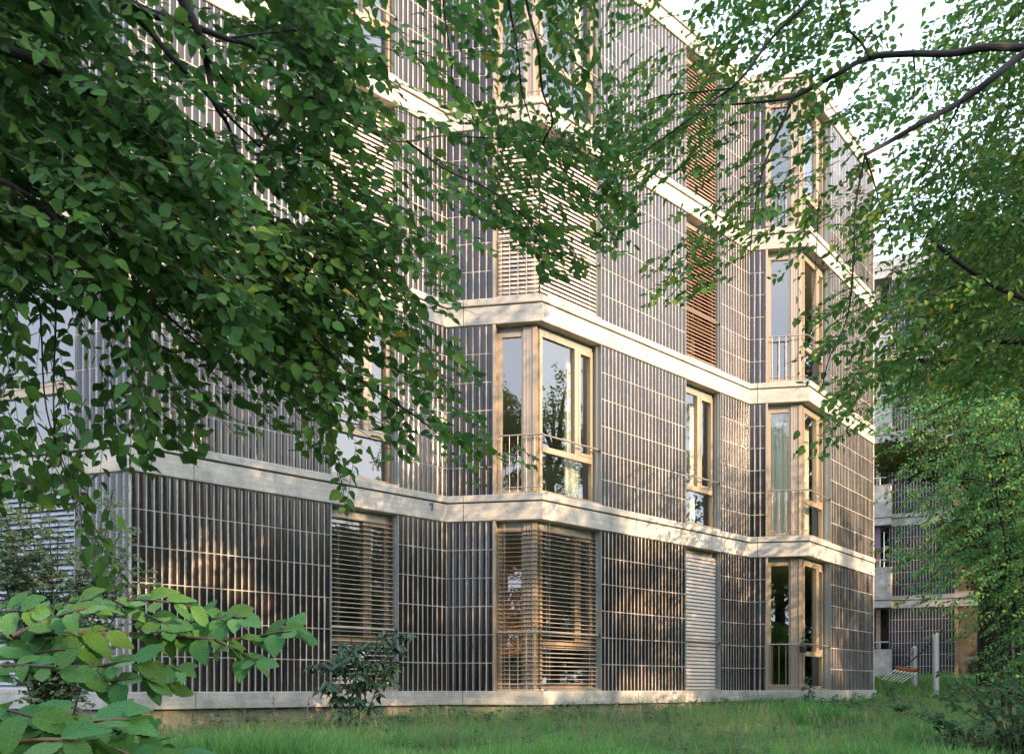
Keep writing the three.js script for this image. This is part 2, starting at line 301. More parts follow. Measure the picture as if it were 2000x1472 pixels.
// windows -------------------------------------------------------------
const slatGeo = new Map();
function slats(parent, s0, s1, z, tilt, mat, y0 = 0.05, y1 = 2.40, step = 0.064, wide = 0.070) {
  const key = (s1 - s0).toFixed(3) + wide;
  if (!slatGeo.has(key)) {
    const n = 4, pos = [], idx = [], uv = [];
    for (let i = 0; i <= n; i++) { const t = i / n - 0.5, zz = t * wide, yy = 0.006 * (1 - 4 * t * t); pos.push(0, yy, zz, s1 - s0, yy, zz); uv.push(0, t, s1 - s0, t); }
    for (let i = 0; i < n; i++) { const a = 2 * i; idx.push(a, a + 2, a + 1, a + 1, a + 2, a + 3); }
    const g = new THREE.BufferGeometry(); g.setAttribute('position', new THREE.Float32BufferAttribute(pos, 3)); g.setAttribute('uv', new THREE.Float32BufferAttribute(uv, 2)); g.setIndex(idx); g.computeVertexNormals(); slatGeo.set(key, g);
  }
  for (let y = y0; y <= y1; y += step) { const m = part('slat', slatGeo.get(key), mat, parent); m.position.set(s0, y + rr(-0.001, 0.001), z); m.rotation.x = tilt + rr(-0.03, 0.03); m.rotation.z = rr(-0.0015, 0.0015); }
  const cords = []; for (const t of [0.14, 0.86]) for (const dz of [-0.03, 0.03]) cords.push(rod(V(s0 + (s1 - s0) * t, y0, z + dz), V(s0 + (s1 - s0) * t, y1 + 0.08, z + dz), 0.0022, 5));
  part('blind_cord', merge(cords), mat, parent);
  part('bottom_rail', box(s0, s1, y0 - 0.04, y0 - 0.018, z - 0.03, z + 0.03), mat, parent);
}
function wavy(s0, s1, y0, y1, z, amp = 0.03, waves = 9) {
  const n = Math.ceil(waves * 8), pos = [], idx = [], uv = [], ph = rnd() * 6;
  for (let i = 0; i <= n; i++) { const t = i / n, zz = z + amp * Math.sin(t * waves * 6.283 + ph) + amp * 0.6 * Math.sin(t * waves * 2.7 + ph * 2); const s = s0 + (s1 - s0) * t; pos.push(s, y0, zz, s, y1, zz * 1.0); uv.push(s, y0, s, y1); }
  for (let i = 0; i < n; i++) { const a = 2 * i; idx.push(a, a + 2, a + 1, a + 1, a + 2, a + 3); }
  const g = new THREE.BufferGeometry(); g.setAttribute('position', new THREE.Float32BufferAttribute(pos, 3)); g.setAttribute('uv', new THREE.Float32BufferAttribute(uv, 2)); g.setIndex(idx); g.computeVertexNormals(); return g;
}
const ZG = -0.17;   // glass plane behind the tile plane
function glazing(g, s0, s1, y0, y1, split) {   // transom window: fixed lower pane, big pane and narrow casement above
  const t = 0.055, zf = [ZG - 0.03, ZG + 0.035], TR = y0 + 0.62, bars = [];
  const bar = (a, b, c, d, z = zf) => bars.push(box(a, b, c, d, ...z));
  bar(s0, s0 + t, y0, y1); bar(s1 - t, s1, y0, y1); bar(s0 + t, s1 - t, y0, y0 + t); bar(s0 + t, s1 - t, y1 - t, y1);
  bar(s0 + t, s1 - t, TR, TR + 0.085, [zf[0], zf[1] + 0.012]);
  const m = s0 + (s1 - s0) * split;
  bar(m - 0.045, m + 0.045, TR + 0.085, y1 - t, [zf[0], zf[1] + 0.012]);
  part('frame', merge(bars), M.frame, g);
  const c = 0.042, sash = [], a = m + 0.05, b = s1 - t - 0.004, e = TR + 0.09, h = y1 - t - 0.004;
  sash.push(box(a, a + c, e, h, ZG - 0.02, ZG + 0.05), box(b - c, b, e, h, ZG - 0.02, ZG + 0.05), box(a + c, b - c, e, e + c, ZG - 0.02, ZG + 0.05), box(a + c, b - c, h - c, h, ZG - 0.02, ZG + 0.05));
  part('sash', merge(sash), M.frame, g);
  const pane = (a, b, c, d) => { const p = part('pane', new THREE.PlaneGeometry(b - a, d - c), M.glass, g); p.position.set((a + b) / 2, (c + d) / 2, ZG); p.rotation.set(rr(-0.004, 0.004), rr(-0.004, 0.004), 0); };
  pane(s0 + t - 0.01, s1 - t + 0.01, y0 + t - 0.01, TR + 0.01); pane(s0 + t - 0.01, m - 0.035, TR + 0.075, y1 - t + 0.01); pane(a + c - 0.01, b - c + 0.01, e + c - 0.01, h - c + 0.01);
}
function reveals(g, s0, s1, left, right) {
  if (left) part('reveal', box(s0, s0 + 0.012, 0, WALL, ZG - 0.05, 0.014), M.reveal, g);
  if (right) part('reveal', box(s1 - 0.012, s1, 0, WALL, ZG - 0.05, 0.014), M.reveal, g), part('guide_rail', merge([box(s1 - 0.034, s1 - 0.013, 0, WALL, -0.10, -0.06), box(s1 - 0.030, s1 - 0.013, 0, WALL, -0.045, -0.03)]), M.reveal, g);
  part('sill', box(s0 + 0.013, s1 - 0.013, 0.002, 0.03, ZG - 0.03, 0.02), M.frame, g);
  part('head_box', box(s0 + 0.013, s1 - 0.013, WALL - 0.09, WALL - 0.003, ZG - 0.06, ZG + 0.02), M.reveal, g);
}
function railing(g, s0, s1, bars) {
  const y = 0.86, z = -0.01, R = [rod(V(s0, y, z), V(s1, y, z), 0.013)];
  part('rail', merge(R), M.rail, g);
  if (bars) { for (let s = s0 + 0.06; s < s1 - 0.03; s += 0.125) part('baluster', rod(V(s, 0.02, z), V(s, y, z), 0.0075, 6), M.rail, g); part('lower_rail', rod(V(s0, 0.10, z), V(s1, 0.10, z), 0.009), M.rail, g); }
  else part('bracket', box(s1 - 0.03, s1 - 0.013, y - 0.02, y + 0.02, -0.03, 0.02), M.dark, g);
}
function mainWindow(fi, s0, s1, k, split, blind) {
  const g = faceGroup('window', f[fi], G0 + k * PITCH);
  reveals(g, s0, s1, true, true); glazing(g, s0 + 0.014, s1 - 0.014, 0.03, WALL - 0.09, split);
  railing(g, s0 + 0.013, s1 - 0.013, false);
  if (blind) slats(g, s0 + 0.02, s1 - 0.035, -0.085, ...blind);
  return g;
}
const OPEN = 0.16, SHUT = 1.0;
for (let k = 0; k < NF; k++) {
  // bay beside the left corner
  const g1 = mainWindow(1, B.w1a, B.w1b, k, 0.60, [[OPEN, M.slat], null, [SHUT, M.slat], null][k]);
  if (k === 3) part('curtain', wavy(B.w1a + 0.05, B.w1a + 0.6, 0.05, 2.4, -0.5), M.curtain, g1);
  // narrow bay in the middle
  const g2 = mainWindow(3, B.w2a, B.w2b, k, 0.55, [[1.12, M.slat], null, [0.75, M.slatBrown], [0.95, M.slatBrown]][k]);
  if (k === 1) part('curtain', wavy(B.w2a + 0.0, B.w2a + 0.7, 0.05, 2.4, -0.45), M.curtain, g2);
  // window on the far left face
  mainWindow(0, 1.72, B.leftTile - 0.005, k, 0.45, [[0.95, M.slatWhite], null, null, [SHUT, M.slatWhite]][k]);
  // corner windows
  for (const [ri, mi, rs, ms, blind] of [[2, 3, B.r1, B.m2a, [[OPEN, M.slat], null, [SHUT, M.slat], null][k]], [4, 5, B.r2, B.m3, null]]) {
    const m = mitre(mi), y = G0 + k * PITCH, fr = f[ri], fm = f[mi];
    const inset = (face, o) => (m[0] * face.u[0] + m[1] * face.u[1]) * o;   // shift along the face of the corner when set back by o (o negative)
    const sR = fr.L + inset(fr, ZG), sM = inset(fm, ZG);
    const a = faceGroup('window', fr, y), b = faceGroup('window', fm, y);
    // return side: light jamb, one tall pane, wide ribbed post
    const p0 = rs + 0.075, p1 = sR - 0.20, t = 0.03;
    part('jamb', box(rs, rs + 0.04, 0, WALL, ZG - 0.05, 0.02), M.frame, a);
    part('frame', merge([box(rs + 0.041, p0, 0.03, WALL - 0.09, ZG - 0.03, ZG + 0.05), box(p0, p0 + t, 0.03, WALL - 0.09, ZG - 0.03, ZG + 0.035), box(p1 - t, p1, 0.03, WALL - 0.09, ZG - 0.03, ZG + 0.035), box(p0 + t, p1 - t, 0.03, 0.09, ZG - 0.03, ZG + 0.035), box(p0 + t, p1 - t, WALL - 0.15, WALL - 0.09, ZG - 0.03, ZG + 0.035)]), M.frame, a);
    { const p = part('pane', new THREE.PlaneGeometry(p1 - p0 - 2 * t + 0.02, WALL - 0.22), M.glass, a); p.position.set((p0 + p1) / 2, WALL / 2 - 0.03, ZG); p.rotation.y = rr(-0.004, 0.004); }
    for (let q = 0; q < 3; q++) part('post_rib', box(p1 + 0.004 + q * 0.045, p1 + 0.044 + q * 0.045, 0.02, WALL - 0.02, ZG - 0.06, ZG + 0.06), M.post, a);
    part('corner_post', box(p1 + 0.142, sR + 0.012, 0.02, WALL - 0.02, ZG - 0.06, ZG + 0.075), M.frame, a);
    part('sill', box(rs + 0.056, sR - 0.02, 0.002, 0.03, ZG - 0.03, 0.02), M.frame, a);
    part('head_box', box(rs + 0.056, sR - 0.02, WALL - 0.09, WALL - 0.003, ZG - 0.06, ZG + 0.02), M.reveal, a);
    railing(a, rs + 0.056, fr.L + inset(fr, -0.01), true);
    // main side
    part('reveal', box(ms - 0.012, ms, 0, WALL, ZG - 0.05, 0.014), M.reveal, b);
    part('guide_rail', box(ms - 0.034, ms - 0.013, 0, WALL, -0.10, -0.06), M.reveal, b);
    part('sill', box(sM + 0.02, ms - 0.013, 0.002, 0.03, ZG - 0.03, 0.02), M.frame, b);
    part('head_box', box(sM + 0.02, ms - 0.013, WALL - 0.09, WALL - 0.003, ZG - 0.06, ZG + 0.02), M.reveal, b);
    glazing(b, sM + 0.02, ms - 0.014, 0.03, WALL - 0.09, 0.66);
    railing(b, inset(fm, -0.01), ms - 0.013, false);
    if (blind) { slats(a, rs + 0.07, fr.L + inset(fr, -0.085) - 0.01, -0.085, blind[0] < 0.5 ? 0.06 : blind[0], blind[1]); slats(b, inset(fm, -0.085) + 0.01, ms - 0.035, -0.085, ...blind); }
    if (mi === 5 && k === 1) { part('curtain', wavy(p0 + 0.02, p1 + 0.1, 0.04, 2.42, -0.36, 0.028, 5), M.curtain, a); part('curtain', wavy(sM + 0.3, ms, 0.04, 2.42, -0.42, 0.028, 6), M.curtain, b); }
    if (mi === 3 && k === 1) part('curtain', wavy(ms - 0.42, ms - 0.05, 0.04, 2.42, -0.40, 0.03, 5), M.curtain, b);
    if (mi === 3 && k === 0) { part('wardrobe_panel', box(rs - 0.6, sR - 0.35, 0.55, 2.35, -1.35, -1.30), M.wood, a); part('wardrobe_base', box(rs - 0.6, sR - 0.35, 0.0, 0.55, -1.35, -1.0), M.dark, a); }
  }
}
// spout on the first band
{ const s = sAt(f[1], 837), g = faceGroup('drain_spout', f[1], G0 + WALL); part('spout_pipe', rod(V(s, 0.235, 0.02), V(s, 0.22, 0.085), 0.014), M.concrete, g); part('spout_hook', rod(V(s, 0.215, 0.08), V(s, 0.12, 0.075), 0.010), M.dark, g); }
for (const px of [1381]) { const s = sAt(f[3], px), m = part('tie_hole', new THREE.CircleGeometry(0.014, 12), M.dark, house); m.position.set(f[3].x0 + f[3].u[0] * s + f[3].n[0] * 0.033, G0 + WALL + 0.13, -(f[3].d0 + f[3].u[1] * s + f[3].n[1] * 0.033)); m.rotation.y = f[3].th; }

// ------------------------------------------------------------------ second building behind
{
  const b = thing('neighbour_building', 'second tile clad apartment building with white balcony parapets behind the trees at right', 'building');
  const th = -0.5, P0 = [13.54, 36.3]; b.position.set(P0[0], 1.2, -P0[1]); b.rotation.y = th;
  const W = 2.49, PI = 2.93, x0 = -0.55, x1 = 9.5;
  const field = [];
  const cols = [];   // tile panels
  const tilePanel = (a, c, y, h) => {
    part('mortar_bed', box(a, c, y, y + h, -0.25, 0), M.mortarFar, b);
    const n = Math.round((c - a) / 0.105), w = (c - a) / n;
    for (let i = 0; i < n; i++) for (let j = 0; j < 6; j++) { const g = tileGeo(w - 0.019, h / 6 - 0.02, rnd(), rnd(), 4); g.translate(a + (i + 0.5) * w, y + j * h / 6 + 0.01, 0); field.push(g); }
  };
  for (let k = 0; k < 5; k++) {
    const y = k * PI;
    tilePanel(-0.02, 2.15, y, W); tilePanel(4.0, 6.0, y, W); tilePanel(7.6, 9.5, y, W);
    part('floor_band', merge([box(0.0, x1, y + W, y + W + 0.27, -0.26, 0.03), box(0.0, x1, y + W + 0.29, y + PI, -0.26, 0.06)]), M.concrete, b);
    // windows in the wall
    for (const [a, c] of [[2.15, 4.0], [6.0, 7.6]]) {
      const w = new THREE.Group(); w.name = 'window'; w.position.set(a, y, 0); b.add(w); const L = c - a;
      part('frame', merge([box(0, 0.08, 0, W, -0.22, -0.05), box(L - 0.08, L, 0, W, -0.22, -0.05), box(0.08, L - 0.08, 0, 0.08, -0.2, -0.1), box(0.08, L - 0.08, W - 0.08, W, -0.2, -0.1), box(0.08, L - 0.08, 0.62, 0.74, -0.2, -0.08), box(L * 0.58, L * 0.58 + 0.08, 0.74, W - 0.08, -0.2, -0.09)]), M.frame, w);
      const p = part('pane', new THREE.PlaneGeometry(L - 0.1, W - 0.1), M.glass, w); p.position.set(L / 2, W / 2, -0.15);
      part('room_wall', box(-0.3, L + 0.3, -0.05, W, -3.1, -3.0), M.roomFloor, w);  // room shade put into the colour: dark floor wood in place of pale wall
    }
    part('floor_slab', box(-3.2, x1, y + W + 0.05, y + PI - 0.05, -6, -0.27), M.room, b);
    // loggia with parapet at the left end
    const l = new THREE.Group(); l.name = 'balcony'; l.position.set(0, y, 0); b.add(l);
    part('parapet', box(-3.2, -0.02, k ? 0.0 : -0.6, 1.02, 0.22, 0.34), M.concrete, l);
    part('parapet', box(-0.02, 0.08, k ? 0.0 : -0.6, 1.02, -0.2, 0.36), M.concrete, l);
    part('slab', merge([box(-3.3, 0.1, W + 0.02, W + 0.27, -0.26, 0.36), box(-3.3, 0.12, W + 0.29, PI - 0.004, -0.26, 0.39)]), M.concrete, l);
    part('back_wall', box(-3.3, -0.03, 0, W, -1.7, -1.6), M.tileFar, l); part('side_wall', box(-0.13, -0.03, 0, W, -1.6, -0.25), M.tileFar, l);
    part('post', box(-0.50, -0.34, 1.0, W, -0.30, -0.16), M.frame, l);
    part('window_frame', merge([box(-1.4, -1.28, 0, W, -1.2, -1.1), box(-0.95, -0.85, 0, W, -1.2, -1.1), box(-1.4, -0.85, 1.0, 1.1, -1.2, -1.1), box(-2.2, -2.1, 0, W, -1.2, -1.1)]), M.frame, l);
    for (let q = 0; q < 12; q++) part('baluster', rod(V(-2.6 + q * 0.21, 1.02, 0.28), V(-2.6 + q * 0.21, 1.28, 0.28), 0.014, 5), M.galv, l);
    part('handrail', rod(V(-3.0, 1.28, 0.28), V(0.0, 1.28, 0.28), 0.02, 6), M.galv, l);
    if (k === 1) { part('sun_blind', box(-2.2, -0.30, 1.72, W, 0.10, 0.12), M.purple, l); part('blind_arm', rod(V(-0.18, 0.5, 0.1), V(-0.18, 2.3, 0.1), 0.022, 6), M.potWhite, l); }
  }
  part('plinth', box(-3.2, x1, -0.25, -0.004, -0.25, 0.04), M.concrete, b);
  part('foundation', box(-3.2, x1, -1.2, -0.26, -0.25, 0.0), M.render, b);
  part('rear_wall', box(-3.3, x1, -1, 5 * PI, -6.2, -6), M.render, b); part('roof', box(-3.3, x1, 5 * PI + 0.002, 5 * PI + 0.3, -6.2, 0.1), M.concrete, b); part('end_wall', box(x1, x1 + 0.2, -1, 5 * PI, -6, 0), M.render, b); part('end_wall', box(-3.5, -3.3, -1, 5 * PI, -6, 0), M.render, b);
  tag(part('tile_field', merge(field), M.tileFar, b), null, null, null, 'stuff');
  // white flower pot on the lowest parapet
  const pot = thing('flower_pot', 'white flower pot standing on the lowest balcony parapet of the far building', 'flower pot');
  const pp = V(-0.75, 1.02, 0.28).applyAxisAngle(V(0, 1, 0), th).add(b.position); pot.position.copy(pp);
  part('pot_body', new THREE.LatheGeometry([[0.001, 0], [0.11, 0], [0.14, 0.27], [0.15, 0.29], [0.135, 0.29], [0.12, 0.24], [0.001, 0.24]].map(([x, y]) => new THREE.Vector2(x, y)), 20), M.potWhite, pot);
  const gl = []; for (let i = 0; i < 14; i++) { const a = rr(0, 6.28); gl.push(tube([V(0, 0.24, 0), V(Math.cos(a) * 0.06, 0.34, Math.sin(a) * 0.06), V(Math.cos(a) * 0.14, 0.36, Math.sin(a) * 0.14)], [0.012, 0.014, 0.002], 4, 2)); }
  part('plant', merge(gl), leafy(C(0.04, 0.09, 0.04)), pot);
}

// ------------------------------------------------------------------ leaves
function leafShape(w, l, seg = 4, wave = 0, fold = 0.18, curl = 0.14) {   // base at origin, tip +y, face +z
  const pos = [], uv = [], idx = [], W = (t) => w / 2 * Math.pow(Math.sin(Math.PI * Math.pow(Math.min(1, t * 0.985 + 0.008), 0.82)), 0.78) * (1 - 0.25 * t * t);
  const n = seg * 2;
  for (let i = 0; i <= n; i++) {
    const t = i / n, hw = i === 0 ? 0.02 * w : i === n ? 0.001 : W(t), z = -curl * l * t * t, notch = wave && i % 2 ? 1 - wave : 1;
    for (const s of [-1, 0, 1]) { pos.push(s * hw * notch, t * l, z + Math.abs(s) * hw * fold * 2 * (1 - 0.4 * t) + (wave ? s * 0.012 * l * Math.sin(t * 19) : 0)); uv.push(0.5 + s * hw / w, t); }
  }
  for (let i = 0; i < n; i++) for (const c of [0, 1]) { const a = i * 3 + c, b = a + 3; idx.push(a, a + 1, b, b, a + 1, b + 1); }
  const g = new THREE.BufferGeometry(); g.setAttribute('position', new THREE.Float32BufferAttribute(pos, 3)); g.setAttribute('uv', new THREE.Float32BufferAttribute(uv, 2)); g.setIndex(idx); g.computeVertexNormals(); return g;
}
const leafSmall = [leafShape(0.62, 1, 3, 0, 0.16, 0.16), leafShape(0.54, 1, 3, 0, 0.3, 0.3), leafShape(0.68, 1, 3, 0, 0.05, -0.1)], leafNear = [leafShape(0.66, 1, 9, 0.08, 0.13, 0.2), leafShape(0.6, 1, 9, 0.09, 0.25, 0.35), leafShape(0.72, 1, 9, 0.08, 0.04, -0.15)], leafMid = [leafShape(0.72, 1, 4, 0.06, 0.15, 0.12), leafShape(0.64, 1, 4, 0.05, 0.28, 0.32), leafShape(0.78, 1, 4, 0.06, 0.05, -0.12), leafShape(0.68, 0.92, 4, 0.05, 0.2, 0.05)], leafLong = leafShape(0.36, 1, 3, 0, 0.2, 0.3);
const _m = new THREE.Matrix4();
function leafMatrix(p, dir, nrm, size) {
  const y = dir.clone().normalize(), z = nrm.clone().addScaledVector(y, -nrm.dot(y)).normalize(), x = y.clone().cross(z);
  return new THREE.Matrix4().makeBasis(x.multiplyScalar(size), y.multiplyScalar(size), z.multiplyScalar(size)).setPosition(p);
}
const GREENS = { beech: [C(0.072, 0.190, 0.038), C(0.088, 0.220, 0.042), C(0.060, 0.165, 0.040), C(0.120, 0.240, 0.040), C(0.048, 0.140, 0.032)], elm: [C(0.088, 0.220, 0.042), C(0.112, 0.245, 0.046), C(0.070, 0.195, 0.040), C(0.175, 0.285, 0.044)], hornbeam: [C(0.090, 0.265, 0.080), C(0.125, 0.300, 0.085), C(0.075, 0.230, 0.070), C(0.19, 0.33, 0.075)] };
const YELLOW = C(0.30, 0.27, 0.03);
const white = C(1, 1, 1);
function foliage(parent, list, geo, tones, singles, size0, opt = {}) {   // list: {p, dir, nrm, size, tone}
  const mats = tones.map((c) => leafy(c, opt));
  let rest = list;
  if (singles) {
    const order = [...list].sort((a, b) => b.size / -b.p.z - a.size / -a.p.z || 0).slice(0, singles), set = new Set(order);
    for (const l of order) { const m = part('leaf', Array.isArray(geo) ? geo[l.tone % geo.length] : geo, mats[l.tone % mats.length], parent); m.applyMatrix4(leafMatrix(l.p, l.dir, l.nrm, l.size)); }
    rest = list.filter((l) => !set.has(l));
  }
  const mat = leafy(white, opt), shapes = Array.isArray(geo) ? geo : [geo];
  shapes.forEach((sh, k) => {
    const own = rest.filter((_, i) => i % shapes.length === k), im = new THREE.InstancedMesh(sh, mat, own.length); im.name = 'foliage'; im.castShadow = im.receiveShadow = true;
    own.forEach((l, i) => { im.setMatrixAt(i, leafMatrix(l.p, l.dir, l.nrm, l.size)); im.setColorAt(i, l.yellow ? YELLOW : tones[l.tone % tones.length].clone().multiplyScalar(rr(0.8, 1.25))); });
    im.userData.kind = 'stuff'; parent.add(im);
  });
}
// how thickly the crowns hang, cell by cell of the view from the lawn (40 x 30)
const CROWN = [
  '9998552478998620366557753314676875303578', '9988864667999755566457741115677866515688', '9988976665799854663536642345656765645788', '9999997665899844554636653555645664555678',
  '9999998665888766366744568876523555665688', '9999999866987645667788867876314454357899', '9999999986988651357885676755333345567889', '9999999987877883478774545201563314678899',
  '9999999998789997325785465014443437888999', '9999999999999976722388254035523426437999', '9999999999999988740007300354202114158999', '7346899999999866650000000342000235689999',
  '6446688799999776520000000000000355689999', '7334467887997786650000000000000444689999', '7364578766898456552000000000000125788889', '6555688745787654530000000000000057568889',
  '7467688521455643652000000000000056656789', '6666674500026234367430000000000230135789', '5646121000001500002020000000000000037999', '5566100000000500000000000000000000158999',
  '1006300000000000000000000000000000036799', '0005300000000000000000000000000000378999', '0004300000000000000000000000000000157899', '0000000000000000000000000000000000035479',
  '0000000000000000000000000000000000002558', '0000000000000000000000000000000000000148', '0000000000000000000000000000000000000068'];
const cell = (px, py) => { const c = Math.floor(px / 50), r = Math.floor(py / 50); if (r < 0 || c < 0 || c > 39) return r < 0 ? +CROWN[0][Math.max(0, Math.min(39, c))] : r < 27 ? +(CROWN[r]?.[Math.max(0, Math.min(39, c))] ?? 0) : 0; return +(CROWN[r]?.[c] ?? 0); };
const project = (p) => [1000 + F * p.x / -p.z, HORIZON - F * (p.y - EYE) / -p.z];
function crownLeaves({ inside, depth, flow, leaf, perSpray, droop, cover = 1, dense = 1, yellow = 0, tones = 4, edge = 150 }) {
  const out = [], twigs = [];
  for (let r = -Math.ceil(edge / 50); r < 27; r++) for (let c = -Math.ceil(edge / 50); c < 40 + Math.ceil(edge / 50); c++) {
    if (!inside(c, r)) continue;
    const d = cell(c * 50 + 25, r * 50 + 25); if (!d) continue;
    const [za, zb] = depth(c, r), Zm = (za + zb) / 2, A = (50 * Zm / F) ** 2, a = leaf * leaf * 0.62 * 0.62 * 0.62, need = -Math.log(1 - Math.min(0.975, d / 9.3)) * A / a * cover * (d > 8 ? dense : 1);
    let sprays = need / (perSpray * 0.72); sprays = Math.floor(sprays) + (rnd() < sprays % 1 ? 1 : 0);
    for (let q = 0; q < sprays; q++) {
      const Z = rr(za, zb), p0 = at(c * 50 + rr(0, 50), r * 50 + rr(0, 50), Z), fl = flow(c, r);
      const dir = V(fl[0] + gauss() * 0.4, fl[1] + gauss() * 0.35, gauss() * 0.6).normalize(), nrm = V(gauss() * 0.6, 0.8 + gauss() * 0.4, 0.35 + gauss() * 0.7).normalize();
      const step = leaf * rr(0.42, 0.6), pts = [p0.clone().addScaledVector(dir, -step * 2.5)], d2 = dir.clone(); let p = pts[0].clone(), kept = 0;
      for (let i = 0; i < perSpray; i++) {
        d2.y -= droop * 0.12; d2.normalize(); p = p.clone().addScaledVector(d2, step); pts.push(p.clone());
        const side = i % 2 ? 1 : -1, lat = d2.clone().cross(nrm).normalize().multiplyScalar(side), ld = d2.clone().multiplyScalar(0.75).addScaledVector(lat, i === perSpray - 1 ? 0.1 : 0.9).add(V(0, -0.25 * droop + gauss() * 0.25, gauss() * 0.3)).normalize();
        const size = leaf * rr(0.55, 1.22), tip = p.clone().addScaledVector(ld, size * 0.6), [sx, sy] = project(tip), dc = cell(sx, sy);
        if (dc === 0 || rnd() > Math.min(1, dc / d + 0.15)) continue;
        kept++; out.push({ p: p.clone().addScaledVector(ld, leaf * 0.08), dir: ld, nrm: nrm.clone().add(V(gauss() * 0.7, gauss() * 0.5, gauss() * 0.7)), size, tone: Math.floor(rnd() * tones), yellow: rnd() < yellow });
      }
      if (kept > perSpray * 0.45) twigs.push(tube([pts[0], pts[Math.floor(pts.length / 2)], pts[pts.length - 1]], [0.0028, 0.002, 0.001], 3, 2));
    }
  }
  return { out, twigs };
}
const limb = (pts, za, zb, w0, w1) => tube(pts.map(([x, y], i) => at(x, y, za + (zb - za) * i / (pts.length - 1) + (i % 2 ? 0.05 : -0.05))), pts.map((_, i) => ((w0 + (w1 - w0) * i / (pts.length - 1)) / 2) * (za + zb) / 2 / F), 7, 4);

// left tree, close to the camera, its trunk out of the picture at left
{
  const t = thing('beech_tree', 'large dark green beech hanging over the left half of the facade', 'tree');
  part('trunk', tube([V(-5.2, -0.9, -3.4), V(-5.1, 1.5, -3.5), V(-4.9, 4, -3.8), V(-5.0, 7, -4.1), V(-4.8, 10, -4.4)], [0.27, 0.22, 0.19, 0.14, 0.05], 12, 4), M.bark, t);
  const L = (pts, za, zb, w0, w1) => part('limb', limb(pts, za - 0.55, zb - 0.35, w0, w1), M.bark, t);
  L([[-700, -420], [-250, -180], [60, -60], [235, 0], [300, 28], [370, 48], [440, 75], [490, 90], [530, 125]], 4.6, 5.2, 30, 5);
  L([[-700, -420], [-100, -300], [250, -150], [355, 0], [385, 60], [405, 130], [418, 200], [445, 245], [480, 350], [535, 440]], 4.6, 5.3, 26, 3);
  L([[230, 0], [290, 58], [340, 118], [415, 195], [450, 230], [505, 285]], 5.0, 5.4, 13, 4);
  L([[-700, 60], [-200, 40], [75, 122], [220, 205], [300, 260], [345, 312], [440, 400], [520, 500], [600, 640], [700, 740], [800, 805], [860, 850]], 4.5, 5.6, 22, 2.5);
  L([[-700, 300], [-300, 320], [-60, 330], [80, 400], [150, 470], [260, 560], [330, 620], [420, 700], [480, 760]], 4.4, 5.0, 16, 2);
  L([[395, 100], [470, 200], [560, 330], [640, 420], [720, 470], [800, 500]], 5.1, 5.8, 5, 2);
  L([[440, 75], [560, 60], [640, 60], [700, 110], [760, 130]], 5.2, 5.6, 5, 2);
  L([[505, 285], [600, 190], [635, 205], [680, 225], [745, 265], [795, 276], [850, 266], [930, 268], [1060, 276], [1130, 290]], 5.4, 6.8, 6, 2);
  L([[795, 276], [870, 330], [960, 372], [1020, 420], [1085, 500]], 5.9, 6.8, 4.5, 2);
  L([[985, -40], [1000, 40], [1012, 110], [1020, 180], [1035, 232]], 6.3, 6.7, 5, 2.5);
  L([[1020, -60], [1032, 20], [1050, 85], [1060, 180], [1080, 235], [1062, 282], [1100, 330], [1175, 435], [1210, 470]], 6.4, 7.0, 6, 2);
  L([[860, -60], [870, 40], [880, 110], [885, 200]], 6.2, 6.5, 4, 2);
  L([[20, 380], [38, 500], [42, 545], [75, 600], [80, 650], [90, 800], [130, 920], [200, 1060]], 4.6, 4.9, 6, 2);
  L([[95, 480], [105, 570], [108, 620], [104, 740], [105, 830], [110, 880], [135, 950], [150, 1010]], 4.7, 4.9, 5, 2);
  L([[42, 545], [10, 600], [-30, 680]], 4.7, 4.8, 4, 2);
  L([[620, 700], [640, 800], [655, 900], [675, 960]], 5.2, 5.3, 2.5, 1.2);
  const c = crownLeaves({
    inside: (c, r) => c < 24 && r < 24, depth: (c, r) => c < 9 ? [4.0, 5.6] : c < 17 ? [4.7, 6.0] : [6.0, 7.6],
    flow: (c, r) => c < 6 && r > 10 ? [0.15, -0.9] : c === 13 && r > 16 ? [0.1, -1] : c > 18 && r < 5 ? [0.1, -0.8] : [0.9, -0.38],
    leaf: 0.076, perSpray: 9, droop: 0.35, cover: 0.9, dense: 1.5, yellow: 0.006, tones: 5, edge: 250,
  });
  foliage(t, c.out, leafMid, GREENS.beech, 300);
  part('twigs', mergeGeometries(c.twigs), M.twig, t).userData.kind = 'stuff';
  console.log('beech leaves', c.out.length, c.twigs.length);
}
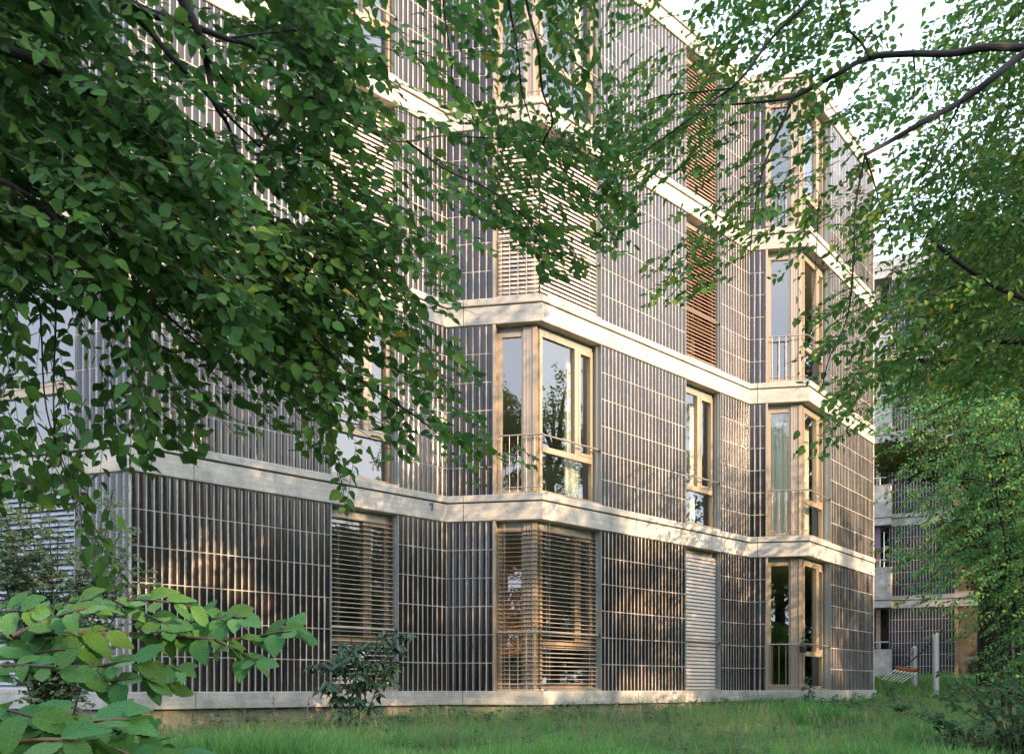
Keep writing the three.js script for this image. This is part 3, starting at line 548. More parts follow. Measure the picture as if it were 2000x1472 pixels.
// right tree
{
  const t = thing('elm_tree', 'tree with dark bare limbs reaching in from the right edge before the corner bay', 'tree');
  part('trunk', tube([V(6.9, -0.6, -8.0), V(6.8, 2, -8.1), V(6.6, 5, -8.2), V(6.4, 8, -8.4), V(6.2, 11, -8.6)], [0.26, 0.22, 0.18, 0.12, 0.04], 12, 4), M.bark, t);
  const L = (pts, za, zb, w0, w1) => part('limb', limb(pts, za - 0.7, zb - 0.6, w0, w1), M.bark, t);
  L([[2600, 180], [2300, 130], [2100, 92], [2000, 93], [1920, 93], [1865, 104], [1770, 105], [1700, 112], [1640, 142], [1560, 185], [1520, 195], [1440, 203], [1360, 205]], 8.1, 7.6, 22, 2.5);
  L([[1700, 112], [1680, 80], [1660, 60], [1645, 20], [1635, -20]], 7.7, 7.8, 6, 3);
  L([[1690, 80], [1700, 62], [1725, 95]], 7.7, 7.6, 4, 2);
  L([[2600, -100], [2250, 10], [2100, 60], [2000, 105], [1940, 152], [1880, 196], [1800, 240], [1740, 275], [1690, 302]], 8.1, 7.4, 20, 7);
  L([[1690, 302], [1672, 400], [1667, 520], [1655, 620], [1620, 700], [1605, 760]], 7.4, 7.2, 4.5, 1.8);
  L([[1690, 302], [1706, 350], [1722, 410]], 7.4, 7.4, 5, 2.5);
  L([[1880, 196], [1850, 250], [1815, 305], [1800, 350], [1780, 420]], 7.5, 7.7, 4, 1.5);
  L([[1720, -120], [1640, -60], [1580, 5], [1510, 72], [1440, 162], [1400, 192], [1350, 230], [1280, 280], [1200, 330]], 7.6, 7.2, 8, 2);
  L([[1430, 172], [1360, 180], [1300, 186], [1250, 200]], 7.3, 7.2, 3.5, 1.5);
  L([[1550, 190], [1510, 280], [1487, 345], [1470, 440], [1465, 500]], 7.7, 7.5, 5, 2);
  L([[1785, 110], [1788, 150], [1783, 205]], 7.7, 7.7, 4, 2.5);
  L([[2350, 760], [2150, 640], [2000, 582], [1940, 556], [1870, 510], [1810, 460]], 8.4, 8.2, 14, 8);
  L([[1940, 556], [1860, 560], [1820, 580], [1780, 600], [1740, 612]], 8.3, 8.2, 4, 2);
  L([[2350, 620], [2120, 660], [2000, 668], [1930, 668], [1905, 686]], 9, 8.8, 14, 7);
  L([[1795, 703], [1845, 708], [1862, 702]], 8.8, 8.9, 8, 3);
  L([[1785, 715], [1770, 770], [1745, 800]], 8.8, 8.8, 3, 1.5);
  L([[1735, 430], [1745, 500], [1740, 560]], 7.6, 7.6, 2.5, 1.5); L([[1600, 380], [1590, 560], [1575, 640]], 7.4, 7.4, 1.8, 1);
  const c = crownLeaves({
    inside: (c, r) => c >= 24 && (r < 15 || (c < 34 && r < 18)), depth: (c, r) => c > 35 ? [7.4, 10.5] : [6.7, 8.8],
    flow: (c, r) => [-0.8, -0.35], leaf: 0.066, perSpray: 9, droop: 0.4, cover: 1.05, dense: 0.62, yellow: 0.015, tones: 4, edge: 250,
  });
  foliage(t, c.out, leafSmall, GREENS.elm, 300);
  part('twigs', mergeGeometries(c.twigs), M.twig, t).userData.kind = 'stuff';
  console.log('elm leaves', c.out.length);
}
// hornbeam by the lawn at right, feathery, several stems
{
  const t = thing('hornbeam_tree', 'feathery light green hornbeam with many thin dark stems right of the lawn', 'tree');
  for (let i = 0; i < 9; i++) { const px = 1930 + i * 17 + rr(-5, 5), Z = rr(14.5, 16), base = at(px + 10, 1343, Z); base.y = ground(base.x, base.z) - 0.05; part('stem', tube([base, at(px + rr(-8, 8), 1250, Z), at(px - 14 + rr(-12, 12), 1120, Z), at(px - 30 + rr(-25, 15), 980, Z), at(px - 60 + rr(-60, 30), 800, Z)], [0.035, 0.03, 0.025, 0.018, 0.008], 7, 3), M.bark, t); }
  for (const [a, b, e, h] of [[1990, 960, 1760, 1010], [1990, 1040, 1750, 1075], [1995, 890, 1760, 930], [1990, 1090, 1790, 1165]]) part('branch', tube([at(a, b, 15.4), at((a + e) / 2, Math.min(b, h) - 25, 15), at(e, h, 14.4)], [0.022, 0.014, 0.004], 6, 4), M.bark, t);
  const c = crownLeaves({ inside: (c, r) => c >= 34 && r >= 14, depth: () => [13.6, 16.5], flow: () => [-0.95, -0.25], leaf: 0.068, perSpray: 10, droop: 0.35, yellow: 0.025, tones: 4, edge: 250, cover: 0.52, dense: 0.75 });
  foliage(t, c.out, leafSmall, GREENS.hornbeam, 0);
  part('twigs', mergeGeometries(c.twigs), M.twig, t).userData.kind = 'stuff';
  console.log('hornbeam leaves', c.out.length);
}

// ------------------------------------------------------------------ whole trees (beside and behind the view: they shade the facade and are mirrored in its glass)
const clumpGeos = [0, 1, 2].map(() => { const l = []; for (let i = 0; i < 14; i++) { const g = leafShape(0.62, 1, 1, 0, 0.1, 0.1); const p = V(gauss(), gauss() * 0.6, gauss()).multiplyScalar(0.22); g.applyMatrix4(leafMatrix(p, V(gauss(), gauss() - 0.3, gauss()), V(gauss(), gauss() + 0.6, gauss()), 0.13)); l.push(g); } return merge(l); });
function wholeTree(name, label, x, z, h, spread, n, tones, group, low = 0.25) {
  const t = thing(name, label, 'tree', group), y0 = ground(x, z) - 0.1; t.position.set(x, y0, z);
  part('trunk', tube([V(0, 0, 0), V(rr(-.1, .1), h * 0.3, rr(-.1, .1)), V(rr(-.3, .3), h * 0.6, rr(-.3, .3)), V(rr(-.3, .3), h * 0.92, rr(-.3, .3))], [h * 0.022, h * 0.018, h * 0.011, 0.02], 10, 4), M.bark, t);
  const cores = [];
  for (let i = 0; i < 13; i++) {
    const a = i * 2.4 + rr(-.4, .4), hh = h * (low + (0.95 - low) * (i + 0.5) / 13), rad = spread * Math.sin(Math.PI * Math.min(1, 0.18 + 0.72 * (i + 0.5) / 13)) * rr(0.55, 1.0);
    const e = V(Math.cos(a) * rad, hh + rad * 0.12, Math.sin(a) * rad); cores.push([e, rr(0.30, 0.46) * spread]); cores.push([e.clone().multiply(V(0.5, 0.97, 0.5)), rr(0.28, 0.4) * spread]);
    part('limb', tube([V(0, hh * 0.82, 0), e.clone().multiply(V(0.5, 0.94, 0.5)), e], [h * 0.008, h * 0.005, 0.012], 6, 3), M.bark, t);
  }
  const crown = new THREE.Group(); crown.name = 'crown'; t.add(crown);
  clumpGeos.forEach((g, k) => {
    const im = new THREE.InstancedMesh(g, leafy(white), Math.floor(n / 3)); im.name = 'foliage'; im.userData.kind = 'stuff'; im.castShadow = im.receiveShadow = true;
    for (let i = 0; i < im.count; i++) {
      const [c, r] = cores[Math.floor(rnd() * cores.length)], d = V(gauss(), gauss(), gauss()).normalize().multiplyScalar(r * Math.pow(rnd(), 0.4)); d.y *= 0.6;
      im.setMatrixAt(i, new THREE.Matrix4().compose(c.clone().add(d), new THREE.Quaternion().setFromEuler(new THREE.Euler(rr(-.5, .5), rr(0, 6.28), rr(-.5, .5))), V(1, 1, 1).multiplyScalar(rr(0.8, 1.4))));
      im.setColorAt(i, tones[Math.floor(rnd() * tones.length)].clone().multiplyScalar(rr(0.85, 1.2)));
    }
    crown.add(im);
  });
  return t;
}
for (const [x, z, h, s, n, where] of [
  [9.4, 1.2, 11.5, 2.8, 2000, 'behind the camera at right'], [11.2, -1.2, 11, 2.7, 1900, 'nearest the camera at right'], [7.8, 3.4, 10.5, 2.8, 1900, 'farthest behind the camera at right'], [13.0, -2.8, 8.8, 2.3, 650, 'with a thin crown beside the nearest one'],
  [15.4, -4.4, 9.0, 2.4, 620, 'with a thin crown facing the middle bay'], [18.0, -6.2, 7.8, 2.4, 600, 'with a thin low crown facing the inner corner'], [20.6, -9.2, 8.4, 2.4, 650, 'with a thin crown facing the end bay'],
  [24, -14, 6.4, 2.6, 1300, 'facing the middle of the facade'], [29, -9, 7.0, 2.8, 1300, 'far right of the lawn'], [26, -20, 6.4, 2.6, 1300, 'far right facing the end wall'], [32, -15, 7.0, 3.0, 1300, 'farthest right'],
]) wholeTree('lawn_tree', 'leafy lawn tree ' + where, x, z, h, s, n, GREENS.elm, 'trees standing right of the lawn');
for (const [x, z, h, s, where] of [[-11, 10, 15, 4.2, 'farthest left'], [-5, 12.5, 15.5, 4.2, 'left of the middle'], [1.2, 13, 15, 4.2, 'in the middle']]) wholeTree('park_tree', 'park tree behind the camera ' + where, x, z, h, s, 3600, GREENS.beech, 'trees behind the camera', 0.08);
for (const [x, z, h, where] of [[18, -2, 6.0, 'nearest the camera'], [20, -6.5, 6.4, 'second from the camera'], [21.5, -11, 6.6, 'third from the camera'], [22.5, -15.5, 6.6, 'fourth from the camera'], [21, -20, 6.8, 'fifth from the camera'], [23.5, -24, 7, 'farthest from the camera'], [16, 3.5, 6.0, 'behind the camera'], [18, -28.5, 6.4, 'before the far building']]) wholeTree('hedge_bush', 'tall dense hedge bush right of the lawn, ' + where, x, z, h, 2.9, 2300, GREENS.beech, 'hedge bushes right of the lawn', 0.02);
for (const [x, z, h, where] of [[-13, 8.5, 4.5, 'farthest left'], [-8.5, 9, 4.2, 'second from the left'], [-4, 9.5, 4.5, 'third from the left'], [0.5, 9.5, 4.2, 'second from the right'], [5, 9, 4.5, 'farthest right']]) wholeTree('park_bush', 'dense bush behind the camera, ' + where, x, z, h, 2.7, 1600, GREENS.beech, 'bushes behind the camera', 0.02);
for (const [x, z, h, where] of [[22, -17.6, 12.5, 'facing the middle corner window'], [26, -22.5, 12, 'facing the narrow window'], [27, -14, 12, 'set back from the hedge']]) wholeTree('birch_tree', 'tall thin crowned tree beyond the hedge, ' + where, x, z, h, 2.9, 420, GREENS.elm, 'thin trees beyond the hedge', 0.3);
for (const [x, z, h, where] of [[19, -25.5, 14, 'nearest the lawn'], [24, -27, 15, 'in the middle'], [28, -31, 15, 'farthest right']]) wholeTree('tall_tree', 'tall tree right of the far building, ' + where, x, z, h, 3.6, 2200, GREENS.elm, 'tall trees right of the far building', 0.1);
// sunlit trees seen far behind the right tree
for (const [px, Z, h, s, where] of [[1930, 27, 13.5, 2.9, 'behind the dark limbs at the right edge'], [2080, 24, 14, 3.0, 'outermost at the right edge'], [1850, 46, 15, 3.2, 'beside the far building roof']]) { const p = at(px, 1343, Z); wholeTree('sunlit_tree', 'pale yellow green tree ' + where, p.x, p.z, h, s, 2600, [C(0.10, 0.17, 0.04), C(0.08, 0.15, 0.04), C(0.15, 0.20, 0.04)], 'sunlit trees at right', 0.2); }

// ------------------------------------------------------------------ near branches at lower left
{
  const t = thing('hazel_bush', 'near bush with big toothed green leaves at the lower left corner', 'bush');
  const list = [], B = (pts, Z, w, leaf, step, mat = M.twig) => {
    const P = pts.map(([x, y], i) => at(x, y, Z + (i % 2 ? 0.06 : -0.04) + i * 0.03)); part('branch', tube(P, P.map((_, i) => w * (1 - 0.75 * i / P.length)), 6, 4), mat, t);
    const cv = new THREE.CatmullRomCurve3(P), L = cv.getLength(); let k = 0;
    for (let s = leaf * 0.4; s <= L + 1e-6; s += step) {
      const u = Math.min(1, s / L), p = cv.getPoint(u), T = cv.getTangent(u), side = k++ % 2 ? 1 : -1, n = V(gauss() * 0.35, 0.75 + gauss() * 0.25, 0.75 + gauss() * 0.3).normalize(), lat = T.clone().cross(n).multiplyScalar(side);
      const d = T.clone().multiplyScalar(0.8).addScaledVector(lat, u > 0.97 ? 0.1 : 0.75).add(V(gauss() * 0.2, -0.22 + gauss() * 0.25, gauss() * 0.3)).normalize();
      list.push({ p: p.clone().addScaledVector(d, leaf * 0.1), dir: d, nrm: n, size: leaf * rr(0.6, 1.15), tone: Math.floor(rnd() * 5) });
    }
  };
  B([[-160, 1262], [0, 1246], [160, 1236], [300, 1240], [420, 1248], [500, 1244], [560, 1232], [592, 1236]], 2.35, 0.0065, 0.074, 0.024);
  B([[20, 1242], [90, 1212], [160, 1190], [240, 1172], [330, 1176], [420, 1196], [480, 1212]], 2.3, 0.005, 0.070, 0.024);
  B([[-160, 1320], [0, 1300], [110, 1302], [190, 1300], [260, 1290], [330, 1302], [352, 1312]], 2.2, 0.005, 0.072, 0.024);
  B([[-120, 1200], [-20, 1195], [60, 1190], [120, 1180], [180, 1170]], 2.4, 0.004, 0.076, 0.026);
  B([[220, 1172], [270, 1196], [330, 1222], [400, 1262]], 2.4, 0.003, 0.076, 0.026);
  B([[-120, 1430], [0, 1412], [90, 1405], [170, 1418], [255, 1430], [330, 1462], [380, 1500]], 1.9, 0.005, 0.082, 0.028, M.twigBrown);
  B([[-120, 1480], [20, 1450], [130, 1445], [220, 1460], [300, 1500]], 1.75, 0.005, 0.085, 0.028, M.twigBrown);
  B([[-100, 1390], [0, 1385], [60, 1400], [110, 1430]], 1.8, 0.004, 0.09, 0.034);
  B([[300, 1240], [370, 1215], [430, 1205], [470, 1190]], 2.45, 0.003, 0.072, 0.024); B([[420, 1250], [470, 1275], [500, 1290]], 2.4, 0.003, 0.07, 0.024); B([[110, 1300], [200, 1330], [270, 1325], [330, 1335]], 2.25, 0.003, 0.078, 0.024); B([[-60, 1260], [40, 1278], [120, 1268], [200, 1275]], 2.3, 0.004, 0.078, 0.026);
  B([[60, 1440], [160, 1412], [240, 1404], [262, 1410]], 1.9, 0.003, 0.09, 0.03, M.twigBrown);
  const mats = [...GREENS.hornbeam.slice(0, 3), GREENS.elm[0], GREENS.elm[1]].map((c) => leafy(c.clone().multiplyScalar(1.0), { bumpMap: leafBump, bumpScale: 0.0016 }));
  for (const l of list) { const m = part('leaf', leafNear[Math.floor(rnd() * 3)], mats[l.tone], t); m.applyMatrix4(leafMatrix(l.p, l.dir, l.nrm, l.size)); }
}

// ------------------------------------------------------------------ shrubs by the wall
function shrub(name, label, base, stems, leaf, geo, tones, n, o = {}) {
  const t = thing(name, label, 'shrub'), y0 = ground(base.x, base.z); t.position.set(base.x, y0 - 0.03, base.z);
  const list = [], tw = [];
  for (const [dx, dy, dz, r] of stems) {
    const e = V(dx, dy, dz), mid = V(dx * 0.35 + rr(-.03, .03), dy * 0.55, dz * 0.4); part('stem', tube([V(dx * 0.06, 0, dz * 0.06), mid, e], [r, r * 0.7, r * 0.3], 6, 4), M.stem, t);
    for (let i = 0; i < n; i++) {
      const u = o.top ? 1 - Math.pow(rnd(), 1.6) * 0.5 : rr(0.3, 1), c = V(0, 0, 0).lerp(mid, Math.min(1, u * 2)).lerp(e, Math.max(0, u * 2 - 1)), a = rr(0, 6.28), R = (o.spread ?? 0.25) * rr(0.2, 1);
      const p = c.clone().add(V(Math.cos(a) * R, rr(-0.6, 0.6) * R, Math.sin(a) * R)); tw.push(tube([c, c.clone().lerp(p, 0.5).add(V(0, 0.01, 0)), p], [0.0016, 0.0012, 0.0008], 3, 2));
      const k = o.whorl ?? 4;
      for (let q = 0; q < k; q++) { const b = a + q * 6.28 / k + rr(-.4, .4), d = V(Math.cos(b), (o.hang ?? -0.1) + gauss() * 0.3, Math.sin(b)); list.push({ p: p.clone().add(V(gauss(), gauss(), gauss()).multiplyScalar(leaf * 0.25)), dir: d, nrm: V(gauss() * 0.8, 0.7, gauss() * 0.6 + 0.6), size: leaf * rr(0.7, 1.2), tone: Math.floor(rnd() * tones.length) }); }
    }
  }
  foliage(t, list, geo, tones, o.singles ?? 0, leaf, o.mat); part('twigs', mergeGeometries(tw), M.stem, t).userData.kind = 'stuff';
  return t;
}
{
  const DARK = [C(0.026, 0.075, 0.022), C(0.034, 0.090, 0.026), C(0.020, 0.058, 0.020), C(0.050, 0.105, 0.034)];
  const p = at(695, 1343, 12.3);
  shrub('evergreen_shrub', 'dark glossy evergreen shrub with drooping narrow leaves before the open blind', V(p.x, 0, p.z), [[-0.44, 1.10, 0.05, 0.011], [-0.25, 1.25, -0.1, 0.012], [-0.05, 1.45, 0.1, 0.013], [0.18, 1.38, -0.05, 0.012], [0.40, 1.45, 0.05, 0.012], [0.62, 1.42, 0.0, 0.009], [-0.3, 0.85, 0.15, 0.009], [0.1, 1.0, 0.15, 0.009], [0.42, 1.05, 0.1, 0.009], [-0.1, 0.5, 0.2, 0.009], [0.25, 0.6, 0.2, 0.009], [-0.22, 0.4, -0.1, 0.008], [0.3, 0.35, 0.1, 0.008]], 0.13, leafLong, DARK, 9, { spread: 0.15, whorl: 7, hang: -0.45, top: true, singles: 0, mat: { roughness: 0.6, specularIntensity: 0.4, clearcoat: 0.55, clearcoatRoughness: 0.12, transmission: 0.25 } });
  const PALE = [C(0.22, 0.30, 0.16), C(0.26, 0.34, 0.20), C(0.18, 0.26, 0.13)], q = at(105, 1343, 9.4);
  const st = []; for (let i = 0; i < 22; i++) st.push([rr(-0.85, 0.8), rr(1.6, 2.75), rr(-0.35, 0.35), 0.011]);
  shrub('flowering_shrub', 'tall thin stemmed shrub with small pale leaves before the white blind', V(q.x, 0, q.z), st, 0.05, leafSmall, PALE, 120, { spread: 0.21, whorl: 5 });
  const r = at(1552, 1343, 17.9);
  shrub('low_bush', 'low rounded bush at the foot of the far corner window', V(r.x, 0, r.z), Array.from({ length: 12 }, () => [rr(-0.5, 0.5), rr(0.2, 0.52), rr(-0.3, 0.3), 0.007]), 0.06, leafSmall, [C(0.06, 0.12, 0.06), C(0.09, 0.15, 0.08), C(0.04, 0.09, 0.04)], 16, { spread: 0.12 });
  const fern = at(1578, 1343, 18.1);
  shrub('young_conifer', 'small upright grey green plant rising from the low bush', V(fern.x, 0, fern.z), [[0.02, 0.86, 0, 0.008], [-0.1, 0.66, 0, 0.006], [0.12, 0.62, 0, 0.006]], 0.07, leafLong, [C(0.06, 0.12, 0.08), C(0.08, 0.14, 0.09)], 16, { spread: 0.10, whorl: 5 });
  const s = at(1985, 1343, 9.2);
  shrub('corner_shrub', 'dark leafy shrub at the lower right corner of the lawn', V(s.x, 0, s.z), Array.from({ length: 20 }, () => [rr(-0.75, 0.7), rr(0.3, 1.15), rr(-0.4, 0.4), 0.010]), 0.065, leafSmall, [C(0.06, 0.155, 0.05), C(0.085, 0.19, 0.055), C(0.05, 0.13, 0.05)], 22, { spread: 0.2 });
  const s2 = at(1900, 1343, 8.6);
  shrub('sprawling_shrub', 'dark arching sprays reaching over the grass at right', V(s2.x + 0.3, 0, s2.z), [[-1.0, 0.68, 0.1, 0.006], [-0.75, 0.62, 0.1, 0.006], [-0.5, 0.55, 0, 0.007], [-0.3, 0.50, 0.1, 0.007], [-0.6, 0.40, 0.2, 0.006]], 0.065, leafSmall, [C(0.05, 0.13, 0.045), C(0.07, 0.16, 0.05)], 14, { spread: 0.09, top: true });
  for (const [px, Z, n, h, lab] of [[430, 12.2, 7, 0.42, 'low dark weeds left of the evergreen shrub'], [540, 12.6, 7, 0.40, 'loose weeds at the wall left of the evergreen shrub'], [790, 13.2, 8, 0.42, 'low leafy weeds right of the evergreen shrub'], [860, 13.6, 7, 0.36, 'low weeds below the inner wall corner'], [1755, 23, 8, 0.55, 'dark green tussock beside the building end']]) {
    const w = at(px, 1343, Z); shrub('weed_clump', lab, V(w.x, 0, w.z), Array.from({ length: n }, () => [rr(-0.45, 0.45), rr(0.15, h), rr(-0.2, 0.2), 0.004]), 0.05, leafSmall, [C(0.04, 0.085, 0.045), C(0.055, 0.10, 0.05), C(0.03, 0.065, 0.04)], 12, { spread: 0.10 });
  }
  // willowherb with pink flowers
  for (const [px, Z, h, lab] of [[530, 12.4, 0.62, 'pink flower spike left of the weeds'], [598, 12.6, 0.66, 'tall pink flower spike beside the evergreen shrub'], [612, 12.5, 0.55, 'short pink flower spike beside the evergreen shrub'], [1806, 21, 0.62, 'pink flower spike in the grass before the swing']]) {
    const w = at(px, 1343, Z), t = thing('flower_stalk', lab, 'flower', 'pink flower spikes'); t.position.set(w.x, ground(w.x, w.z) - 0.02, w.z);
    part('stalk', tube([V(0, 0, 0), V(0.02, h * 0.5, 0), V(0.03, h, 0.01)], [0.004, 0.003, 0.0015], 4, 3), M.twigBrown, t);
    const fl = []; for (let i = 0; i < 26; i++) { const g = leafShape(0.8, 1, 1); const a = rr(0, 6.28); g.applyMatrix4(leafMatrix(V(0.028, h * rr(0.70, 1.0), 0.008), V(Math.cos(a), rr(-.2, .6), Math.sin(a)), V(gauss(), 1, gauss()), 0.028)); fl.push(g); }
    part('petals', merge(fl), M.pink, t);
  }
}

// ------------------------------------------------------------------ hammock frame, rail pot
{
  const post = (px, Z, top, label) => { const b = at(px, 1343, Z), t = thing('steel_post', label, 'post', 'steel posts of the swing'); b.y = ground(b.x, b.z) - 0.1; t.position.copy(b); const h = EYE + (HORIZON - top) / F * Z - b.y; part('tube', tube([V(0, 0, 0), V(0, h - 0.03, 0), V(0, h, 0)], [0.075, 0.075, 0.05], 16, 2), M.galv, t); part('cap', new THREE.SphereGeometry(0.074, 14, 8, 0, 6.2832, 0, 1.5708).translate(0, h - 0.03, 0), M.galv, t); return V(b.x, b.y + h - 0.08, b.z); };
  const A = post(1787, 27.5, 1264, 'short round steel post holding the hanging net seat'), Bp = post(1829, 25.5, 1238, 'taller round steel post holding the hanging net seat');
  const h = thing('hanging_seat', 'orange net seat hung on dark ropes between two steel posts', 'swing');
  const c0 = at(1752, 1303, 26.6), c1 = at(1793, 1309, 26.2), lo = at(1735, 1330, 26.8);
  part('rope', tube([A, A.clone().lerp(c0, 0.5).add(V(0, -0.05, 0)), c0, lo], [0.014, 0.014, 0.014, 0.012], 6, 4), M.rope, h);
  part('rope', tube([Bp, Bp.clone().lerp(c0, 0.6).add(V(0, -0.12, 0)), c0.clone().add(V(0.1, 0.02, 0.1))], [0.016, 0.016, 0.014], 6, 4), M.rope, h);
  part('seat_bar', tube([c0, c0.clone().lerp(c1, 0.5).add(V(0, -0.03, 0)), c1], [0.05, 0.06, 0.055], 10, 4), M.orange, h);
  for (let i = 0; i < 7; i++) { const p = c0.clone().lerp(c1, i / 6.2).add(V(0, -0.05, 0)); part('net_knot', rod(p, p.clone().add(V(-0.10, -0.06, 0.02)), 0.022, 6), M.ropeWhite, h); part('net_cord', rod(p, p.clone().add(V(-0.42, -0.27, 0.05)), 0.008, 5), M.ropeWhite, h); }
}
{
  const s = f[4].L - 0.10, X = f[4].x0 + f[4].u[0] * s + f[4].n[0] * 0.07, D = f[4].d0 + f[4].u[1] * s + f[4].n[1] * 0.07;
  const t = thing('rail_planter', 'small dark pot with a yellow green plant hooked on the far corner railing', 'flower pot'); t.position.set(X, G0 + 0.70, -D);
  part('pot', new THREE.LatheGeometry([[0.001, 0], [0.055, 0], [0.07, 0.12], [0.062, 0.12], [0.05, 0.10], [0.001, 0.10]].map(([x, y]) => new THREE.Vector2(x, y)), 16), M.dark, t);
  part('hook', tube([V(0, 0.11, -0.06), V(0, 0.17, -0.065), V(0, 0.178, -0.085), V(0, 0.15, -0.10)], [0.004, 0.004, 0.004, 0.004], 5, 4), M.rail, t);
  const l = []; for (let i = 0; i < 40; i++) { const a = rr(0, 6.28), g = leafShape(0.5, 1, 2); g.applyMatrix4(leafMatrix(V(gauss() * 0.04, 0.10 + rnd() * 0.16, gauss() * 0.04), V(Math.cos(a), rr(-.1, .9), Math.sin(a)), V(gauss(), 1, gauss()), 0.06)); l.push(g); }
  part('plant', merge(l), leafy(C(0.12, 0.17, 0.04)), t);
}

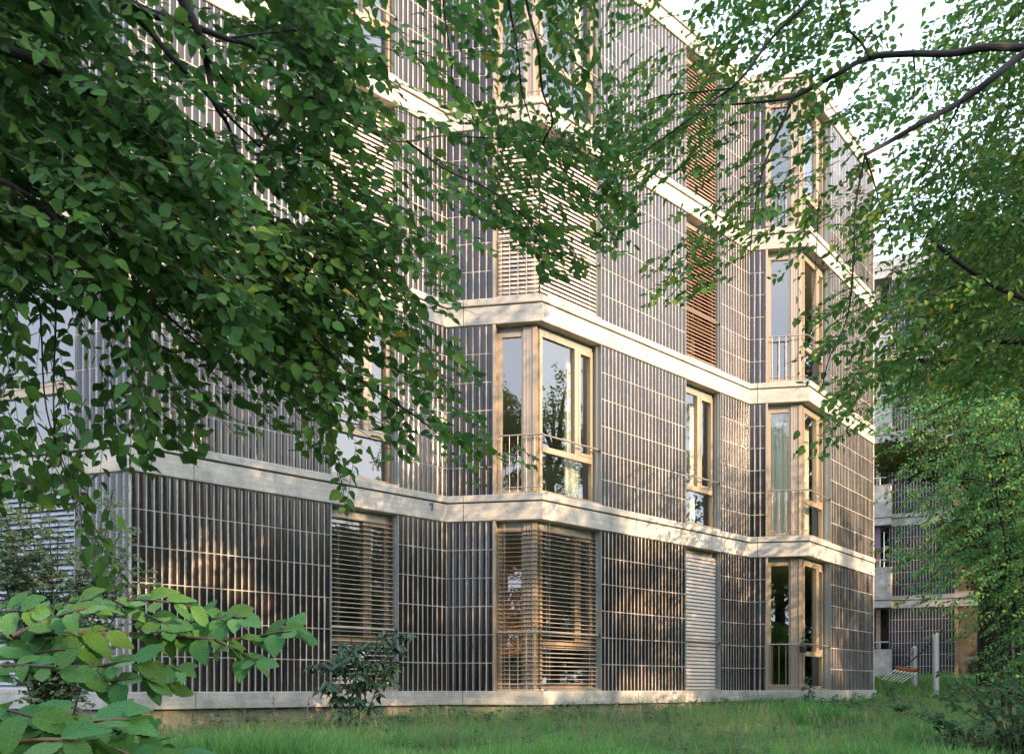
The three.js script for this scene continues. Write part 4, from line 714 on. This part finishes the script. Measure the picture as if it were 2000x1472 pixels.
// ------------------------------------------------------------------ grass
{
  const tuft = (n, h, w, lean) => { const pos = [], nor = [], uv = []; for (let i = 0; i < n; i++) {
    const a = rr(0, 6.28), b = V(gauss() * 0.035, 0, gauss() * 0.035), L = h * rr(0.55, 1.15), d = V(Math.cos(a), 0, Math.sin(a)), s = V(-d.z, 0, d.x), l = lean * rr(0.3, 1.3), P = (t) => b.clone().addScaledVector(d, l * L * t * t).add(V(0, L * t * (1 - 0.25 * l * t), 0));
    const ws = [w, w * 0.85, w * 0.55, 0.0003], ts = [0, 0.4, 0.75, 1];
    for (let k = 0; k < 3; k++) { const p = P(ts[k]), q = P(ts[k + 1]), A = p.clone().addScaledVector(s, ws[k]), Bq = p.clone().addScaledVector(s, -ws[k]), Cc = q.clone().addScaledVector(s, -ws[k + 1]), D = q.clone().addScaledVector(s, ws[k + 1]); for (const v of [A, Bq, Cc, A, Cc, D]) { pos.push(v.x, v.y, v.z); uv.push(0.3, 0.5); } }
  } const g = new THREE.BufferGeometry(); g.setAttribute('position', new THREE.Float32BufferAttribute(pos, 3)); g.setAttribute('uv', new THREE.Float32BufferAttribute(uv, 2)); g.computeVertexNormals(); return g; };
  const mat = phy({ color: white, roughness: 0.9, specularIntensity: 0.2, transmission: 0.5, thickness: 0, side: THREE.DoubleSide });
  const tones = [C(0.08, 0.21, 0.06), C(0.105, 0.270, 0.070), C(0.135, 0.320, 0.080), C(0.170, 0.360, 0.090), C(0.220, 0.380, 0.10), C(0.30, 0.37, 0.12)];
  // is a point of the lawn in front of the building walls?
  const front = (x, d) => { for (let i = 0; i < f.length; i++) { const [xa] = PL[i], [xb] = PL[i + 1]; if (x >= xa && x <= xb) { const dd = PL[i][1] + (PL[i + 1][1] - PL[i][1]) * (x - xa) / (xb - xa); return d < dd - 0.04; } } return x > PL[6][0] ? (d < 22.6 || x > PL[6][0] + 0.1) : true; };
  const build = (name, geo, n, gen, scale, kindTones) => {
    const im = new THREE.InstancedMesh(geo, mat, n); im.name = numbered(name); im.castShadow = im.receiveShadow = true; let i = 0, guard = 0;
    while (i < n && guard++ < n * 6) { const q = gen(); if (!q) continue; const [x, d] = q; if (!front(x, d)) continue; im.setMatrixAt(i, new THREE.Matrix4().compose(V(x, ground(x, -d) - 0.01, -d), new THREE.Quaternion().setFromAxisAngle(V(0, 1, 0), rr(0, 6.28)), V(1, 1, 1).multiplyScalar(scale()))); const lush = n9(x * 0.11 + 0.2, d * 0.11), k = Math.floor(Math.max(0, Math.min(0.999, rnd() * 0.6 + lush * 0.55 - 0.08)) * kindTones.length); im.setColorAt(i, kindTones[k].clone().multiplyScalar(rr(0.75, 1.25))); i++; }
    im.count = i; tag(im, null, null, null, 'stuff'); scene.add(im); return im;
  };
  const patch = (x, d) => 0.45 + 1.1 * n9(x * 0.09 + 0.5, d * 0.09) * (0.6 + 0.8 * n24(x * 0.06, d * 0.06 + 0.3));
  let lastS = 1;
  const gen = (d0, d1) => () => { const d = d0 * Math.pow(d1 / d0, rnd()), x = rr(-0.56, 0.60) * d; lastS = patch(x, d); return [x, d]; };
  build('lawn_grass', tuft(8, 0.27, 0.0042, 1.05), 40000, gen(7.2, 16), () => lastS * rr(0.7, 1.2), tones);
  build('lawn_grass', tuft(9, 0.24, 0.0050, 1.05), 16000, gen(16, 36), () => lastS * rr(0.7, 1.2), tones);
  const stalk = (() => { const l = []; for (let i = 0; i < 3; i++) { const a = rr(0, 6.28), h = rr(0.35, 0.5), b = V(gauss() * 0.05, 0, gauss() * 0.05), e = b.clone().add(V(Math.cos(a) * 0.1, h, Math.sin(a) * 0.1)); l.push(tube([b, b.clone().lerp(e, 0.6).add(V(0, 0.03, 0)), e], [0.0013, 0.0011, 0.0007], 3, 2)); for (let q = 0; q < 7; q++) { const g = leafShape(0.35, 1, 1); g.applyMatrix4(leafMatrix(e.clone().add(V(gauss() * 0.006, -q * 0.011, gauss() * 0.006)), V(gauss(), 0.9, gauss()), V(gauss(), gauss(), 1), 0.022)); l.push(g); } } return merge(l); })();
  build('seed_grass', stalk, 1700, gen(8, 24), () => rr(0.7, 1.1), [C(0.30, 0.30, 0.16), C(0.22, 0.27, 0.12), C(0.26, 0.22, 0.14)]);
  const herb = (() => { const l = []; for (let i = 0; i < 16; i++) { const a = rr(0, 6.28), g = leafShape(0.5, 1, 1), h = rr(0.02, 0.22); g.applyMatrix4(leafMatrix(V(gauss() * 0.04, h, gauss() * 0.04), V(Math.cos(a), rr(-0.1, 0.6), Math.sin(a)), V(gauss() * 0.5, 1, gauss() * 0.5), rr(0.05, 0.085))); l.push(g); } for (let i = 0; i < 3; i++) l.push(tube([V(gauss() * 0.02, 0, gauss() * 0.02), V(gauss() * 0.03, 0.12, gauss() * 0.03), V(gauss() * 0.05, 0.24, gauss() * 0.05)], [0.002, 0.0016, 0.001], 3, 1)); return merge(l); })();
  build('meadow_herbs', herb, 1500, gen(8, 26), () => rr(0.6, 1.3) * (0.6 + 0.5 * lastS), [C(0.07, 0.16, 0.06), C(0.10, 0.20, 0.075), C(0.14, 0.24, 0.10), C(0.055, 0.12, 0.055)]);
  const bloom = (() => { const l = [tube([V(0, 0, 0), V(0.01, 0.13, 0), V(0.0, 0.25, 0.01)], [0.0012, 0.001, 0.0008], 3, 1)]; for (let i = 0; i < 9; i++) { const g = leafShape(0.5, 1, 1), a = i * 0.7; g.applyMatrix4(leafMatrix(V(0, 0.25, 0.01), V(Math.cos(a), 0.35, Math.sin(a)), V(0, 1, 0), 0.014)); l.push(g); } return merge(l); })();
  build('meadow_flowers', bloom, 420, gen(8, 22), () => rr(0.7, 1.2), [C(0.62, 0.60, 0.55), C(0.60, 0.52, 0.56), C(0.55, 0.50, 0.20)]);
  const nearWall = () => { const i = 1 + Math.floor(rnd() * 5), t = rnd(), x = PL[i][0] + (PL[i + 1][0] - PL[i][0]) * t, d = PL[i][1] + (PL[i + 1][1] - PL[i][1]) * t, o = 0.06 + Math.pow(rnd(), 1.5) * 1.2; return [x + f[i].n[0] * o, d + f[i].n[1] * o]; };
  build('wall_herbs', herb, 520, nearWall, () => rr(0.8, 2.0), [C(0.06, 0.14, 0.06), C(0.09, 0.17, 0.075), C(0.12, 0.20, 0.10), C(0.05, 0.10, 0.055)]);
  build('tall_grass', tuft(7, 0.46, 0.0028, 0.55), 2600, nearWall, () => rr(0.45, 1.25), tones);
}
renderer.render(scene, camera);
